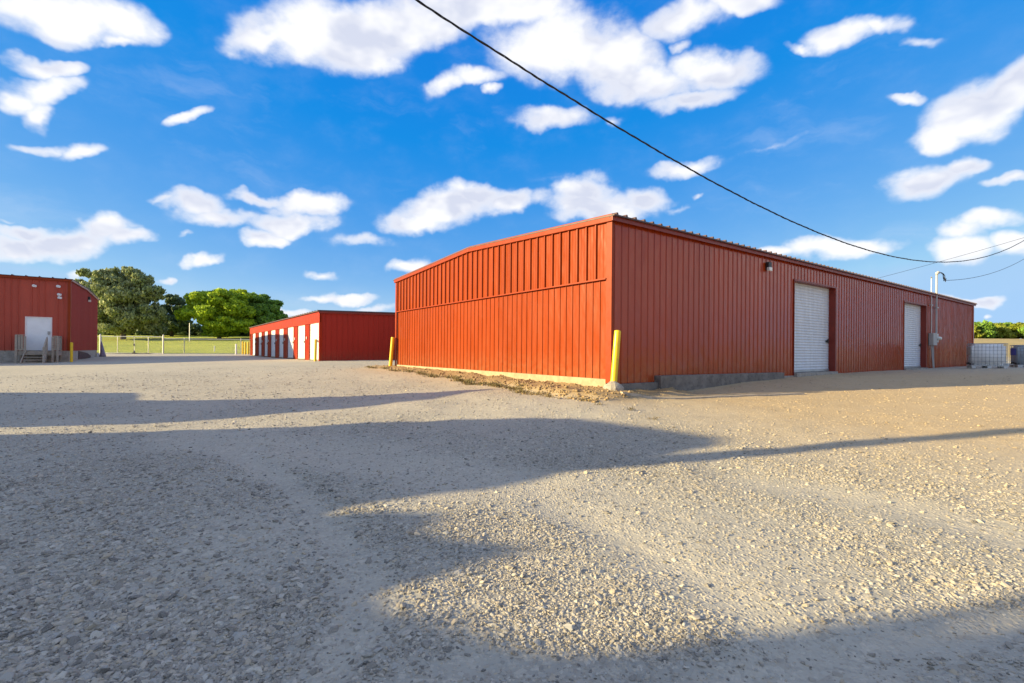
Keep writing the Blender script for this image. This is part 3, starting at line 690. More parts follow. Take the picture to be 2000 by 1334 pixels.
for t, z in ((-1.67, 4.58), (-.56, 4.64), (-.51, 4.12), (-.49, 3.92)):
    mb = MB(); c = V3(LO+W1*t+N1*.05, z); mb.tube([c, c+Vector((*(N1*.14), -.02))], [.05, .085], 12); mb.tube([c+Vector((.1, 0, 0)), c+Vector((.1, 0, 0))+Vector((*(N1*.16), -.05))], [.05, .07], 12); wpart(mb, 'flood_light', M_white, lb)
wall_lamp(lb, LO, W2, -N2, 8.75, 4.5, 1.1)
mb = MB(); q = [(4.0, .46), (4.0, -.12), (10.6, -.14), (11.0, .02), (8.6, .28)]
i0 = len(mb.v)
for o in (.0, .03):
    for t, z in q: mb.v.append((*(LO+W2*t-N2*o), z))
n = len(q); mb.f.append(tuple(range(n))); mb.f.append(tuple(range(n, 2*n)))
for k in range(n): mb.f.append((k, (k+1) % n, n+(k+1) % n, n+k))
wpart(mb, 'maroon_patch', M_maroon, lb)  # flat dark maroon shape laid on the foundation face
fix(lb)

# wooden steps
DO = LO+N1*1.2
ws = empty('wooden_steps', (*(LO+W1*-1.4+N1*.8), Hf(*LO)), label='small weathered wooden landing and four steps with railings below the white entry door', cat='stairs')
GL = Hf(*LO)-.02
mb = MB(); wbox(mb, LO, W1, N1, -2.28, -.35, .06, 1.22, .40, .45); wbox(mb, LO, W1, N1, -2.28, -.35, 1.19, 1.23, .20, .399); wbox(mb, LO, W1, N1, -2.29, -2.25, .06, 1.19, .20, .399); wbox(mb, LO, W1, N1, -.38, -.34, .06, 1.19, .20, .399); wpart(mb, 'landing', M_wood, ws)
for t, z1 in ((-2.24, 1.42), (-1.86, 1.36), (-.62, 1.36), (-.40, 1.38)):
    mb = MB(); wbox(mb, LO, W1, N1, t-.05, t+.05, 1.235, 1.33, GL-.1, z1); wpart(mb, 'rail_post', M_wood, ws)
for t in (-2.24, -.40):
    mb = MB(); wbox(mb, LO, W1, N1, t-.05, t+.05, .08, .17, GL-.1, 1.4); wpart(mb, 'rail_post', M_wood, ws)
def rail(a0, o0, a1, o1, z, zb=.52, nb=3):
    mb = MB(); A_ = LO+W1*a0+N1*o0; B_ = LO+W1*a1+N1*o1; d = B_-A_; L_ = np.linalg.norm(d); d = d/L_; nn = np.array([-d[1], d[0]])
    wbox(mb, A_, d, nn, 0, L_, -.05, .05, z, z+.04); wbox(mb, A_, d, nn, 0, L_, -.02, .02, zb, zb+.09)
    for k in range(nb):
        t = (k+1)*L_/(nb+1); wbox(mb, A_, d, nn, t-.04, t+.04, -.018, .018, zb+.09, z)
    wpart(mb, 'railing', M_wood, ws)
rail(-2.24, 1.28, -1.86, 1.28, 1.42, nb=2); rail(-.62, 1.28, -.40, 1.28, 1.38, nb=1); rail(-2.24, .17, -2.24, 1.23, 1.42, nb=7); rail(-.40, .17, -.40, 1.23, 1.38, nb=7)
for k in range(4):
    z = .28-.165*k+.0; o = 1.235+.27*k
    mb = MB(); wbox(mb, LO, W1, N1, -1.84, -.93, o, o+.28, z-.04, z); wpart(mb, 'tread', M_wood, ws)
for t in (-1.87, -.90):
    mb = MB(); P0 = LO+W1*t
    pts = [(1.24, .42), (2.38, -.22), (2.38, -.45), (1.24, .05)]
    i = 0
    for o_ in (-.02, .02):
        for a_, z_ in pts: mb.v.append((*(P0+W1*o_+N1*a_), z_))
    mb.f += [(0, 1, 2, 3), (7, 6, 5, 4), (0, 4, 5, 1), (1, 5, 6, 2), (2, 6, 7, 3), (3, 7, 4, 0)]
    wpart(mb, 'stringer', M_wood, ws)
mb = MB(); a_ = LO+W1*-.88
mb.hexa([(*(a_+W1*x+N1*o), z) for x, o, z in ((-.03, 1.3, 1.26), (.03, 1.3, 1.26), (.03, 2.3, .62), (-.03, 2.3, .62), (-.03, 1.3, 1.35), (.03, 1.3, 1.35), (.03, 2.3, .71), (-.03, 2.3, .71))])
wbox(mb, LO, W1, N1, -.93, -.84, 2.24, 2.33, GL-.15, .7); wbox(mb, LO, W1, N1, -.92, -.85, 1.24, 1.31, .3, 1.3)
mb.hexa([(*(a_+W1*x+N1*o), z) for x, o, z in ((-.02, 1.3, .60), (.02, 1.3, .60), (.02, 2.25, .0), (-.02, 2.25, .0), (-.02, 1.3, .70), (.02, 1.3, .70), (.02, 2.25, .1), (-.02, 2.25, .1))])
for o in (1.5, 1.72, 1.94, 2.12): z = .65-(o-1.3)*.63; wbox(mb, LO, W1, N1, -.895, -.865, o-.035, o+.035, z, z+.62)
wpart(mb, 'stair_railing', M_wood, ws)
fix(ws)

# ------------------------------------------------------------------ bollards and posts
def bollard(x, y, h, r=.065, lean=(0, 0), mat=None, label='', group='yellow bollards', footing=False, name='bollard', cat='bollard'):
    z = G(x, y); e = empty(name, (x, y, z), label=label, cat=cat, group=group)
    b = MB(); top = Vector((lean[0], lean[1], h)); n = 20; z0 = -.1 if not footing else .05
    pts = [Vector((lean[0]*z0/h, lean[1]*z0/h, z0)), top*.98, top*.992, top]; b.tube(pts, [r, r, r*.9, r*.45], n)
    b.build('post', mat or M_yel, e, smooth=False)
    if footing:
        b = MB(); R_ = [(.215, -.3), (.225, .03), (.20, .06), (.12, .068)]
        for k in range(len(R_)): pass
        pts = [Vector((.01*math.sin(k*3), .01*math.cos(k*2), z_)) for k, (_, z_) in enumerate(R_)]
        b.tube(pts, [q for q, _ in R_], 14); b.build('footing', M_conc, e, bevel=.01)
    return e
bollard(2.2, 10.50, 1.27, .072, (.10, .05), label='leaning yellow bollard in a round concrete footing at the near corner of the warehouse', footing=True)
bollard(-5.15, 20.55, 1.22, .075, (.10, -.02), label='leaning yellow bollard at the far left corner of the warehouse gable')
bollard(-28.1, 30.9, 1.25, .075, (.0, 0), label='yellow bollard standing in front of the red building with the wooden steps')
bollard(-10.86, 26.75, 1.22, .07, (.02, 0), label='yellow bollard against the near corner of the low storage building')
for px, h, lab in ((474, 1.45, 'first yellow post from the left in the cluster by the chain link fence'), (478.8, 1.35, 'middle yellow post of the three beside the chain link fence'), (484.4, 1.4, 'yellow post of the fence cluster nearest the storage building')):
    g = ray(px, 690); Y = 54.0; bollard(g[0]*Y, Y, h, .085, (0, 0), label=lab, group='yellow posts by the fence')
g = ray(461, 690); bollard(g[0]*53.5, 53.5, 1.15, .09, (0, 0), mat=M_white, label='short white post left of the yellow post cluster by the fence', group=None, name='post', cat='post')
g = ray(419, 690); bollard(g[0]*62, 62., .75, .07, (0, 0), mat=M_white, label='small pale stake standing in the grass behind the fence', group=None, name='marker_stake', cat='stake')

# pale pole by the lime tree
g = ray(370, 690); x, y = g[0]*84, 84.
e = empty('light_pole', (x, y, Hf(x, y)), label='thin pale pole standing under the left side of the lime green tree', cat='pole')
b = MB(); b.tube([(0, 0, -.2), (0, 0, 3.2)], [.07, .055], 8); b.build('shaft', M_steel, e); b = MB(); b.tube([(0, 0, 3.2), (0, 0, 3.24)], .06, 8); b.build('cap', M_steel, e)

# downpipe, cloth-covered object by the corner of the left building
pd = LO+W2*(LL+.1)-N2*.2
e = empty('drain_stub', (*(pd+W1*.1), Hf(*pd)), label='short white drain pipe stub at the rear corner of the left building', cat='pipe')
b = MB(); b.tube([(.2, -.6, -.1), (.2, -.6, .30)], .10, 12); b.build('pipe', M_white, e); b = MB(); b.tube([(.2, -.6, .30), (.2, -.6, .34)], .12, 12); b.build('collar', M_white, e)
x, y = pd[0]+.5, pd[1]-.3; z0 = Hf(x, y)
e = empty('rolled_tarp', (x, y, z0), label='folded violet grey tarp leaning against the rear corner of the left building', cat='tarp')
b = MB(); b.tube([(.1, -.1, 0), (.0, 0, .4), (-.12, .05, .9), (-.2, .08, 1.35)], [.26, .17, .12, .05], 9); b.build('cover', M_purple, e, smooth=True)

# ------------------------------------------------------------------ chain link fence and gate
FY = 56.2
def mesh_panel(b, x0, x1, y, z0, z1, s=.13, r=.008):
    h = z1-z0; k = x0-h
    while k < x1:
        for sg in (1, -1):
            a0, c0, a1, c1 = (k, z0, k+h, z1) if sg > 0 else (k, z1, k+h, z0)
            t0 = max(0, (x0-a0)/h); t1 = min(1, (x1-a0)/h)
            if t1-t0 > .02: b.tube([(a0+h*t0, y, c0+(c1-c0)*t0), (a0+h*t1, y, c0+(c1-c0)*t1)], r, 3, False)
        k += s
zF = Hf(-44, FY)
def fence(x0, x1, posts, top, label):
    e = empty('chain_link_fence', (x0, FY, 0), label=label, cat='fence')
    b = MB(); mesh_panel(b, x0, x1, FY, zF-.02, zF+top-.05); b.build('chain_mesh', M_mesh, e)
    b = MB(); b.tube([(x0, FY+.01, zF+top), (x1, FY+.01, zF+top)], .032, 8); b.build('top_rail', M_steel, e)
    for px in posts:
        b = MB(); b.tube([(px, FY+.07, zF-.3), (px, FY+.07, zF+top+.08), (px, FY+.07, zF+top+.13)], [.045, .045, .01], 8); b.build('post', M_steel, e)
    fix(e)
def fx(px): return ray(px, 680)[0]*FY
GX0, GX1 = fx(198), fx(317.5)
fence(-62, GX0-.25, [-62, -59, -56, -53, -50], 1.95, 'chain link fence section running behind the left building')
fence(GX1+.15, -14, [fx(359), -31.5, fx(470), -22, -18, -14], 1.75, 'chain link fence running from the gate to behind the storage building')
gt = empty('double_gate', (GX0, FY, zF), label='wide chain link double gate closed between two tall posts', cat='gate')
GT = 1.98
for px in (GX0-.12, GX1+.08):
    b = MB(); b.tube([(px, FY, zF-.3), (px, FY, zF+2.18), (px, FY, zF+2.26)], [.075, .075, .02], 10); b.build('gate_post', M_steel, gt)
xm = fx(262)
for x0, x1 in ((GX0+.02, xm-.06), (xm+.06, GX1-.06)):
    b = MB(); xc_ = (x0+x1)/2
    b.tube([(x0, FY, zF+.05), (x0, FY, zF+GT), (x1, FY, zF+GT), (x1, FY, zF+.05), (x0, FY, zF+.05)], .04, 8)
    b.tube([(xc_, FY, zF+.05), (xc_, FY, zF+GT)], .035, 8); lf = b.build('gate_leaf', M_steel, gt)
    b = MB(); mesh_panel(b, x0, x1, FY, zF+.07, zF+GT-.02); b.build('chain_mesh', M_mesh, lf)
b = MB(); b.tube([(xm, FY-.05, zF-.02), (xm, FY-.05, zF+.35)], .05, 8); b.box((xm, FY-.05, zF+.06), (.3, .1, .14)); b.build('drop_rod', M_dark, gt)
b = MB(); b.tube([(xm, FY-.05, zF+.9), (xm, FY-.05, zF+1.15)], .06, 8); b.build('latch', M_dark, gt)
fix(gt)
mb = MB(); n = 30; 
for k in range(n):
    pass
xs = np.linspace(GX0+1.2, GX1-1., 30); V_ = []
for k, x in enumerate(xs):
    w = .9*math.sin(math.pi*(k+.5)/30)**.5
    for s_ in (-1, 1): V_.append((x, FY-.3+s_*w*.5, Hf(x, FY)+.055+(.01*math.sin(k))))
me = np_mesh('apron', np.array(V_), np.array([(2*k, 2*k+2, 2*k+3, 2*k+1) for k in range(29)])); link('gate_apron', me, M_conc, kind='structure')

# ------------------------------------------------------------------ totes
def tote(x, y, rz, label, low=False, name='storage_tote'):
    z = G(x, y)-.01; e = empty(name, (x, y, z), rz, label=label, cat='tank', group='caged liquid totes')
    lx, ly = 1.20, 1.0
    # pallet
    b = MB(); b.box((0, 0, .125), (lx, ly, .03))
    for sx in (-1, 0, 1):
        for sy in (-1, 0, 1): b.box((sx*(lx/2-.07), sy*(ly/2-.06), .065), (.13, .12, .088))
    for sy in (-1, 0, 1): b.box((0, sy*(ly/2-.06), .01), (lx, .12, .02))
    b.build('pallet', M_pallet, e, bevel=.004)
    bm = bmesh.new(); bmesh.ops.create_cube(bm, size=1); bmesh.ops.scale(bm, vec=(lx-.07, ly-.07, .97), verts=bm.verts); bmesh.ops.translate(bm, vec=(0, 0, .63), verts=bm.verts)
    bmesh.ops.bevel(bm, geom=bm.edges[:], offset=.09, segments=4, affect='EDGES'); me = bpy.data.meshes.new('bottle'); bm.to_mesh(me); bm.free()
    bo = link('bottle', me, M_tank2 if low else M_tank, e, smooth=True)
    b = MB(); b.tube([(0, 0, 1.11), (0, 0, 1.155)], .11, 20); b.build('cap', M_dark, bo)
    b = MB(); zs = [.17, .33, .50, .66, .82, .98, 1.13]; X = lx/2; Y = ly/2
    for z_ in zs:
        b.tube([(-X+.06, -Y, z_), (X-.06, -Y, z_), (X, -Y+.06, z_), (X, Y-.06, z_), (X-.06, Y, z_), (-X+.06, Y, z_), (-X, Y-.06, z_), (-X, -Y+.06, z_), (-X+.06, -Y, z_)], .0065 if z_ < 1.1 else .014, 6)
    for k in range(9):
        xx = -X+.08+k*(lx-.16)/8
        for sy in (-1, 1): b.tube([(xx, sy*(Y+.006), .15), (xx, sy*(Y+.006), 1.13)], .007, 6)
    for k in range(7):
        yy = -Y+.08+k*(ly-.16)/6
        for sx in (-1, 1): b.tube([(sx*(X+.006), yy, .15), (sx*(X+.006), yy, 1.13)], .007, 6)
    b.tube([(-X, -.2, 1.14), (X, -.2, 1.14)], .014, 6); b.tube([(-X, .2, 1.14), (X, .2, 1.14)], .014, 6)
    b.build('cage', M_cage, e)
    b = MB(); b.box((-X-.014, .0, .80), (.012, .62, .34)); b.build('label_plate', M_box if not low else M_blue, e)
    b = MB(); b.tube([(-X+.02, 0, .23), (-X-.06, 0, .23), (-X-.09, 0, .18)], [.045, .045, .03], 10); b.build('valve', M_dark, e)
    b = MB(); b.box((-X-.02, -.30, .2), (.02, .2, .1)); b.build('valve_guard', M_dark, e)
    return e
u0 = ray(1927, 700); tote(u0[0]*22.4, 22.4, math.radians(-33), 'white caged liquid tote beyond the far end of the warehouse, the nearer one')
u0 = ray(2011, 700); tote(u0[0]*24.6, 24.6, math.radians(-28), 'blue grey caged liquid tote cut off by the right edge of the picture', low=True)

# ------------------------------------------------------------------ cables and poles
az = SUN_AZ; dA = np.array([math.cos(az), math.sin(az)]); dP = np.array([-dA[1], dA[0]])
def PA(p, a): return dA*a+dP*p
Q = PA(5.0, -11.); r_ = ray(2100, 600); PR = np.array([r_[0]*35, 35.]); Ln = np.linalg.norm(PR-Q); dr_ = (PR-Q)/Ln
pts = [(810,0),(1000,120),(1100,183),(1200,240),(1300,303),(1400,362),(1500,413),(1600,455),(1700,489),(1750,502),(1800,509),(1850,512),(1900,507),(1950,494),(1990,475)]
ss, zz = [], []
for x, y in pts:
    u_ = ray(x, y); t = (Q[0]-u_[0]*Q[1])/(u_[0]*dr_[1]-dr_[0]); q = Q+dr_*t; ss.append(t); zz.append(CZ+u_[2]*q[1])
cf = np.polyfit(ss, zz, 4); p2 = np.polyfit(ss, zz, 2)
def cz(s):
    if s < ss[0]: d = np.polyval(np.polyder(cf), ss[0]); return np.polyval(cf, ss[0])+d*(s-ss[0])+.006*(s-ss[0])**2
    if s > ss[-1]: d = np.polyval(np.polyder(cf), ss[-1]); return np.polyval(cf, ss[-1])+d*(s-ss[-1])+.004*(s-ss[-1])**2
    return np.polyval(cf, s)
S1 = np.linspace(0, Ln, 900); zQ = cz(0); zP = cz(Ln); print('cable ends', zQ, zP)
b = MB(); nz = np.array([-dr_[1], dr_[0]])
for ph in (0, 2.1, 4.2):
    P_ = []
    for s in S1:
        a = s*6.2+ph+.6*math.sin(s*1.7); rr = .0125+.004*math.sin(s*2.9+ph); xy = Q+dr_*s+nz*rr*math.cos(a); P_.append((xy[0], xy[1], cz(s)+rr*math.sin(a)))
    b.tube(P_, .0105, 5, False)
b.build('overhead_cable', M_cable, label='thick twisted black overhead cable sagging across the sky above the warehouse', cat='cable')
def span(A_, B_, sag, r, label, n=60):
    b = MB(); b.tube([Vector(A_).lerp(Vector(B_), k/n)-Vector((0, 0, sag*4*(k/n)*(1-k/n))) for k in range(n+1)], r, 5, False)
    b.build('overhead_wire', M_cable, label=label, cat='wire')
PRt = Vector((PR[0], PR[1], zP))
# thin wire that vanishes behind the warehouse roof: two image points on a plane beyond the ridge
def at(px, py, Y): d = ray(px, py); return Vector((d[0]*Y, Y, CZ+d[2]*Y))
A_ = at(1640, 562, 44.); B_ = at(2110, 431, 35.)
span(A_, B_, .15, .013, 'thin straight black wire rising from behind the warehouse roof to the right edge')
A_ = onw(23.60, .31, 4.40); B_ = at(2095, 425, 35.)
span(A_, B_, 1.1, .012, 'thin black wire running from the service mast up to the right edge')
def upole(x, y, top, label, r=.17):
    z = Hf(x, y); e = empty('utility_pole', (x, y, z), label=label, cat='utility pole', group='wooden utility poles')
    b = MB(); b.tube([(0, 0, -.5), (0, 0, top)], [r, r*.72], 14); b.build('pole', M_pole, e)
    b = MB(); b.box((0, 0, top-.5), (.1, 2.2, .12)); b.build('crossarm', M_pole, e)
    for k in (-.9, .9):
        b = MB(); b.tube([(0, k, top-.44), (0, k, top-.28)], [.05, .035], 8); b.build('insulator', M_box, e)
upole(Q[0], Q[1], zQ-Hf(*Q)+.2, 'wooden utility pole outside the left edge that throws the long thin shadow over the gravel')
upole(PR[0], PR[1], zP-Hf(*PR)+.3, 'wooden utility pole beyond the right edge that carries the overhead cables')

# plank lying at the edge of the shade
A_, B_ = gnd(1214, 777), gnd(1567, 770); d = B_-A_; L_ = np.linalg.norm(d); d /= L_; n_ = np.array([-d[1], d[0]])
mb = MB(); k = 14
for i in range(k):
    a, c = i*L_/k, (i+1)*L_/k; za = G(*(A_+d*a)); zc = G(*(A_+d*c)); o = .012*math.sin(i*1.1); o2 = .012*math.sin((i+1)*1.1)
    P = lambda t, w, z: (*(A_+d*t+n_*w), z)
    mb.hexa([P(a, -.05+o, za-.05), P(c, -.05+o2, zc-.05), P(c, .05+o2, zc-.05), P(a, .05+o, za-.05), P(a, -.05+o, za+.035), P(c, -.05+o2, zc+.035), P(c, .05+o2, zc+.035), P(a, .05+o, za+.035)])
mb.build('wooden_plank', M_plank, label='long weathered plank lying on the gravel in front of the concrete footing', cat='plank')

# clods and weeds on the soil bank by the gable
def clods():
    v = []; f = []; k = 0
    bm = bmesh.new(); bmesh.ops.create_icosphere(bm, subdivisions=1, radius=1); base = np.array([q.co[:] for q in bm.verts]); fc = np.array([[q.index for q in p.verts] for p in bm.faces]); bm.free()
    for i in range(2300):
        s = rng.uniform(-.9, 13) if rng.uniform() < .6 else abs(rng.normal(0, 3))-.9; edge = .92+.45*max(0, 1-s/9)+.12*math.sin(s*2.1)+.08*math.sin(s*5.3+1)
        off = edge+rng.normal(0, .10) if rng.uniform() < .6 else rng.uniform(.1, edge)
        p = C0+W2*s+N2*off; r = math.exp(rng.normal(math.log(.016), .5)); r = min(r, .045)
        vv = base*(1+rng.normal(0, .22, base.shape))*r*np.array([1, 1, .7]); z = G(*p)
        v.append(vv+np.array([p[0], p[1], z+r*.2])); f.append(fc+k); k += len(base)
    me = np_mesh('clods', np.concatenate(v), np.concatenate(f)); link('soil_clods', me, paint('soil_lumps', (.29, .20, .10), .95, .4, scale=5), label='lumps of dry tan soil along the foot of the warehouse gable', cat='soil', kind='stuff')
    v = []; f = []; k = 0
    for i in range(260):
        s = 3.2+rng.normal(0, 2.2) if rng.uniform() < .5 else rng.uniform(.5, 13.2); edge = .92+.45*max(0, 1-s/9)+.12*math.sin(s*2.1)+.08*math.sin(s*5.3+1)
        p = C0+W2*s+N2*(edge+rng.normal(.06, .08)); z = G(*p)
        for j in range(rng.integers(8, 20)):
            a = rng.uniform(0, 6.28); l = rng.uniform(.03, .10); o = rng.normal(0, .04, 2); w = .006
            d_ = np.array([math.cos(a), math.sin(a)]); q = np.array([-d_[1], d_[0]])*w; b0 = p+o; t = b0+d_*l*.7
            v.append(np.array([[*(b0-q), z-.01], [*(b0+q), z-.01], [*(t+q*.3), z+l*rng.uniform(.4, 1)], [*(t-q*.3), z+l*.6]])); f.append(np.array([[k, k+1, k+2, k+3]])); k += 4
    me = np_mesh('weeds', np.concatenate(v), np.concatenate(f)); link('weeds', me, leaf_mat('dry_weed', (.13, .10, .04), (.09, .085, .035), (.24, .18, .08), .1), label='short dry weeds along the edge of the soil bank by the gable', cat='weeds', kind='stuff')
clods()

# ------------------------------------------------------------------ trees
def leaves(blobs, n, size, aspect=1.3, up=.0, seed=0, shell=(.55, 1.08), core=.0):
    """n leaf-clump quads scattered over blobs (cx,cy,cz,rx,ry,rz)"""
    g = np.random.default_rng(seed); B = np.array(blobs, float); area = (B[:, 3]*B[:, 5])**1.0; w = area/area.sum()
    idx = g.choice(len(B), n, p=w); b = B[idx]
    d = g.normal(size=(n, 3)); d /= np.linalg.norm(d, axis=1)[:, None]
    rr = g.uniform(shell[0]**3, shell[1]**3, n)**(1/3)
    # uneven outline
    rr *= 1+.13*np.sin(d[:, 0]*7+idx)*np.sin(d[:, 2]*6+idx*2)+.08*np.sin(d[:, 1]*13+d[:, 2]*11+idx)
    rr *= np.where(g.uniform(size=n) < .07, 1.22, 1.)
    c = b[:, :3]+d*b[:, 3:]*rr[:, None]
    nrm = d*.8+g.normal(size=(n, 3))*.75; nrm /= np.linalg.norm(nrm, axis=1)[:, None]
    t = g.normal(size=(n, 3)); t[:, 2] += up*3; t -= nrm*(t*nrm).sum(1)[:, None]; t /= np.linalg.norm(t, axis=1)[:, None]
    s = np.cross(nrm, t); sz = size*g.uniform(.5, 1.4, n)[:, None]
    bend = nrm*sz*.25
    v = np.stack([c-t*sz*aspect, c+s*sz*.62+bend, c+t*sz*aspect, c-s*sz*.62+bend], 1).reshape(-1, 3)
    f = np.arange(n*4).reshape(-1, 4)
    return v, f
def tree(name, px, Y, top_px, width_px, blobs, mat, n, size, label, cat='tree', up=0., base=None, seed=1, group=None, trunk_r=.3, crown_lo=0.):
    """blobs given as fractions: x in -.5...5 of width, z 0..1 of height, radii as fractions of width / height"""
    d = ray(px, 680); x, y = d[0]*Y, Y; z0 = Hf(x, y); Ht = CZ+ray(px, top_px)[2]*Y-z0; Wd = width_px/F*Y
    e = empty(name, (x, y, z0), label=label, cat=cat, group=group)
    g = np.random.default_rng(seed)
    B = []
    for bx, bz, rx, rz in blobs:
        B.append((bx*Wd, g.uniform(-.16, .16)*Wd, bz*Ht, rx*Wd, rx*Wd*.95, rz*Ht))
    # little secondary clumps over the big ones make the outline ragged
    sec = []
    for b_ in B:
        for k in range(24):
            q = g.normal(size=3); q /= np.linalg.norm(q); q[2] = q[2]*.8+.15
            r = g.uniform(.13, .32)
            sec.append((b_[0]+q[0]*b_[3]*.9, b_[1]+q[1]*b_[4]*.9, b_[2]+q[2]*b_[5]*.9, b_[3]*r, b_[4]*r, b_[5]*r))
    v1, f1 = leaves(sec, int(n*.84), size, up=up, seed=seed); v2, f2 = leaves([(q[0], q[1], q[2], q[3]*.85, q[4]*.85, q[5]*.85) for q in B], n-int(n*.84), size*1.25, up=up, seed=seed+7, shell=(.2, .82))
    me = np_mesh('crown', np.concatenate([v1, v2]), np.concatenate([f1, f2+len(v1)])); link('crown', me, mat, e)
    b = MB(); tz = min(b_[2] for b_ in B)
    b.tube([(0, 0, -.3), (.05, 0, tz*.5), (0, .05, tz+.1*Ht), (.0, 0, .75*Ht)], [trunk_r*1.3, trunk_r, trunk_r*.8, trunk_r*.2], 8)
    for b_ in B:
        s0 = Vector((0, 0, min(max(.12*Ht, b_[2]*.55), .6*Ht))); e0 = Vector(b_[:3]); m_ = s0.lerp(e0, .5)+Vector((0, 0, .04*Ht))
        b.tube([s0, m_, e0], [trunk_r*.5, trunk_r*.3, trunk_r*.1], 6)
    b.build('trunk', M_bark, e, smooth=True)
    return e
tree('cedar_tree', 240, 88, 519, 150, [(-.05,.58,.30,.24),(.20,.60,.22,.18),(-.28,.52,.17,.18),(.02,.84,.20,.15),(-.15,.78,.16,.13),(.20,.78,.17,.11),(.09,.91,.08,.07),(-.37,.87,.10,.06),(-.27,.80,.08,.07),(-.22,.36,.24,.2),(.12,.36,.28,.22),(.37,.62,.13,.12),(-.05,.18,.32,.14),(.3,.32,.18,.18),(-.32,.25,.16,.16),(.28,.15,.16,.12)], L_cedar, 52000, .21,
     'large olive green cedar tree with a ragged crown, tallest tree on the left', up=1., seed=3, trunk_r=.4)
tree('slender_tree', 335, 100, 569, 62, [(.1,.80,.32,.14),(-.2,.60,.26,.10),(.3,.55,.3,.14),(-.05,.42,.40,.14),(.2,.25,.45,.18),(-.3,.22,.4,.18),(-.45,.5,.16,.08)], L_dark, 15000, .2, 'thin dark tree with sky gaps between the cedar and the lime green tree', seed=5, up=.5)
tree('slender_tree', 152, 96, 541, 48, [(.1,.85,.22,.10),(-.1,.7,.35,.14),(.05,.5,.45,.18),(0,.3,.45,.2)], L_cedar, 7000, .28, 'dark treetop peeping above the roof of the left building', seed=8, up=.5)
tree('lime_tree', 428, 92, 562, 140, [(-.05,.72,.30,.22),(.18,.80,.24,.17),(-.30,.55,.18,.18),(.02,.45,.34,.22),(.30,.55,.22,.22),(-.14,.28,.18,.16),(.22,.25,.28,.17),(-.42,.44,.09,.12),(.05,.88,.16,.10),(-.02,.13,.22,.1)], L_lime, 42000, .22, 'bright lime green tree with rounded full crown behind the fence', seed=11, trunk_r=.35)
tree('green_tree', 494, 97, 569, 110, [(-.1,.78,.30,.18),(.12,.72,.28,.20),(-.25,.55,.28,.22),(.22,.52,.28,.22),(0,.3,.42,.22),(.36,.36,.18,.2),(-.3,.86,.16,.10)], L_green, 32000, .23, 'deep green tree overlapping the right side of the lime green tree', seed=13)
tree('green_tree', 533, 101, 603, 50, [(-.1,.75,.4,.22),(.1,.5,.45,.25),(.3,.35,.3,.2),(0,.25,.5,.2)], L_dark, 8000, .27, 'low dark green tree sinking behind the storage building roof', seed=15)
g3 = np.random.default_rng(4)
for k, (px, tp, w) in enumerate([(205, 625, 70), (262, 618, 80), (318, 622, 70), (365, 630, 60), (415, 632, 70), (470, 628, 70), (520, 635, 60), (150, 620, 70)]):
    bl = [(g3.uniform(-.35, .35), g3.uniform(.3, .7), g3.uniform(.22, .34), g3.uniform(.25, .35)) for _ in range(6)]+[(-.35, .14, .3, .2), (.35, .14, .3, .2), (0, .1, .35, .2)]
    side = ['behind the cedar at its left', 'right under the cedar crown', 'between the cedar and the slender tree', 'under the slender dark tree', 'behind the trunk of the lime green tree', 'below the deep green tree', 'beside the storage roof end', 'hidden behind the left building'][k]
    tree('dark_shrub', px, 106, tp, w, bl, L_dark, 5200, .32, 'dark thicket shrub '+side, 'shrub', seed=30+k, group='thicket shrubs behind the field', trunk_r=.12)
lab = ['first from the warehouse wall', 'second from the warehouse wall', 'third from the warehouse wall', 'fourth from the warehouse wall', 'fifth from the warehouse wall', 'cut by the right edge', 'beyond the right edge', 'just behind the warehouse corner', 'behind the warehouse roof end']
for k, (px, tp, w) in enumerate([(1913, 630, 40), (1932, 632, 42), (1952, 636, 40), (1970, 629, 44), (1988, 634, 40), (2008, 632, 44), (2030, 636, 44), (1893, 634, 40), (1872, 634, 40)]):
    bl = [(g3.uniform(-.3, .3), g3.uniform(.35, .75), g3.uniform(.28, .4), g3.uniform(.24, .34)) for _ in range(6)]+[(0, .25, .5, .25)]
    tree('olive_tree', px, 118+g3.uniform(-4, 6), tp, w, bl, L_olive if k % 3 else L_green, 4500, .36, 'small olive green tree in the distant row, '+lab[k], 'tree', seed=50+k, group='olive green trees beyond the dry field', trunk_r=.2)

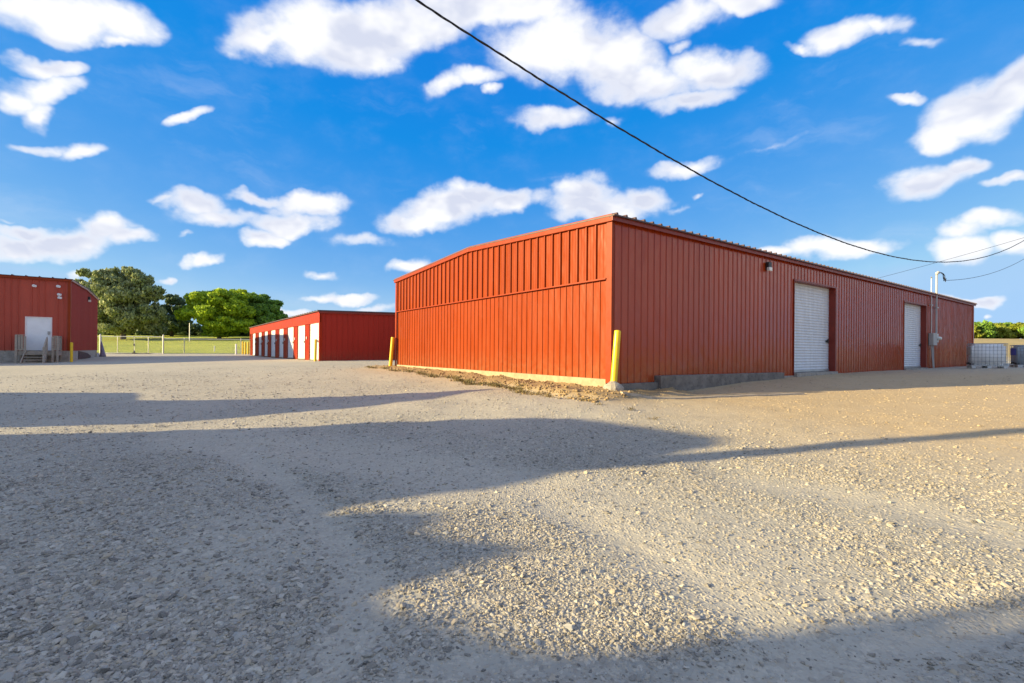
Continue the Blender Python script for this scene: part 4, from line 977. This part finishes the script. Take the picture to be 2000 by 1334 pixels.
# ------------------------------------------------------------------ leafy shadow casters, invented outside the left edge to throw the broad shadows
TANE = math.tan(SUN_EL)
def shadow_caster(profile_, a0, thick, label, seed, n):
    """profile_: (p, a_tip): the hedge top follows where the photograph's shade ends"""
    g = np.random.default_rng(seed); P_ = []; 
    ps = [q[0] for q in profile_]
    hs = []
    for p, a in profile_:
        xy = PA(p, a); hs.append(Hf(*xy)+(a-a0)*TANE)
    pp_ = np.linspace(ps[0], ps[-1], max(16, int((ps[-1]-ps[0])/.06))); hh = np.interp(pp_, ps, hs)
    e_xy = PA(float(np.mean(ps)), a0); zb = min(Hf(*PA(q, a0)) for q in pp_)-.3
    e = empty('shadow_caster', (*e_xy, zb+.3), label=label, cat='shadow_caster', group='added shadow casters outside the left edge')
    # solid leafy mass: lumpy cross-sections
    ring = [(-.5, 0), (-.52, .45), (-.42, .8), (-.2, .96), (0, 1), (.2, .96), (.42, .8), (.52, .45), (.5, 0)]
    V = []
    for q, h in zip(pp_, hh):
        for i, (w, k) in enumerate(ring):
            lump = 1+.10*math.sin(q*5+i*1.3)
            xy = PA(q, a0+w*thick*lump); V.append((xy[0], xy[1], zb+(h-zb)*k))
    nr = len(ring); F_ = [(i*nr+j, i*nr+j+1, (i+1)*nr+j+1, (i+1)*nr+j) for i in range(len(pp_)-1) for j in range(nr-1)]
    mb = MB(); mb.v = V; mb.f = F_+[tuple(range(nr)), tuple((len(pp_)-1)*nr+j for j in range(nr))]
    mb.build('caster_mass', L_dark, e)
    # leaves over it
    q = g.uniform(ps[0], ps[-1], n); h = np.interp(q, ps, hs); k = g.uniform(0, 1, n)**.7; sd = np.where(g.uniform(size=n) < .5, -1, 1)
    wd = thick*.52*np.sqrt(np.clip(1-k**3, 0, 1)); a = a0+sd*wd
    c = np.stack([dA[0]*a+dP[0]*q, dA[1]*a+dP[1]*q, zb+(h-zb)*k-.03], 1)
    nrm = g.normal(size=(n, 3)); nrm /= np.linalg.norm(nrm, axis=1)[:, None]; t = g.normal(size=(n, 3)); t -= nrm*(t*nrm).sum(1)[:, None]; t /= np.linalg.norm(t, axis=1)[:, None]; s = np.cross(nrm, t)
    sz = .055*g.uniform(.6, 1.3, n)[:, None]
    v = np.stack([c-t*sz*1.4, c+s*sz*.7, c+t*sz*1.4, c-s*sz*.7], 1).reshape(-1, 3)
    me = np_mesh('leaves', v, np.arange(n*4).reshape(-1, 4)); link('foliage', me, L_green, e)
    fix(e)
HA = [(8.86,-8),(8.88,-3.6),(9.3,-2.4),(9.7,-.94),(10.3,.3),(10.94,1.15),(11.45,2.1),(11.55,1.6),(11.62,-1),(11.72,-4.6),(11.9,-5.7),(12.6,-6.0),(13.3,-6.4),(13.6,-7.8),(13.8,-9.6),(13.9,-11)]
HB = [(2.01,1.4),(2.04,.92),(2.2,.5),(2.42,.25),(2.7,-.15),(2.87,-.17),(2.95,.3),(3.04,.52),(3.15,.75),(3.25,.77),(3.4,.4),(3.59,.2),(3.8,.31),(3.95,.2),(4.05,-.05),(4.13,-.6),(4.21,-.75),(4.3,-.3),(4.49,.34),(4.69,1.01),(5.02,2.24),(5.22,3.17),(5.45,3.9),(5.69,4.05),(6.0,3.85),(6.45,3.51),(7.0,3.0),(7.32,2.73),(7.6,1.9),(7.82,.83),(8.0,-2.3),(8.15,-5.),(8.3,-6.2),(8.38,-8)]
HC = [(-3,9),(1.80,7),(1.83,5),(1.86,2.1),(1.93,2.1),(1.95,5.2),(1.99,4.8),(2.02,2.4),(2.05,.9)]
shadow_caster(HA, -13, .5, 'long low leafy shadow caster added outside the left edge, the farthest of the three', 61, 22000)
shadow_caster(HB, -13.2, .5, 'tall rounded leafy shadow caster added outside the left edge, the middle one of the three', 62, 40000)
shadow_caster(HC, -13.6, .5, 'tallest leafy shadow caster added outside the left edge, the one nearest the camera', 63, 30000)
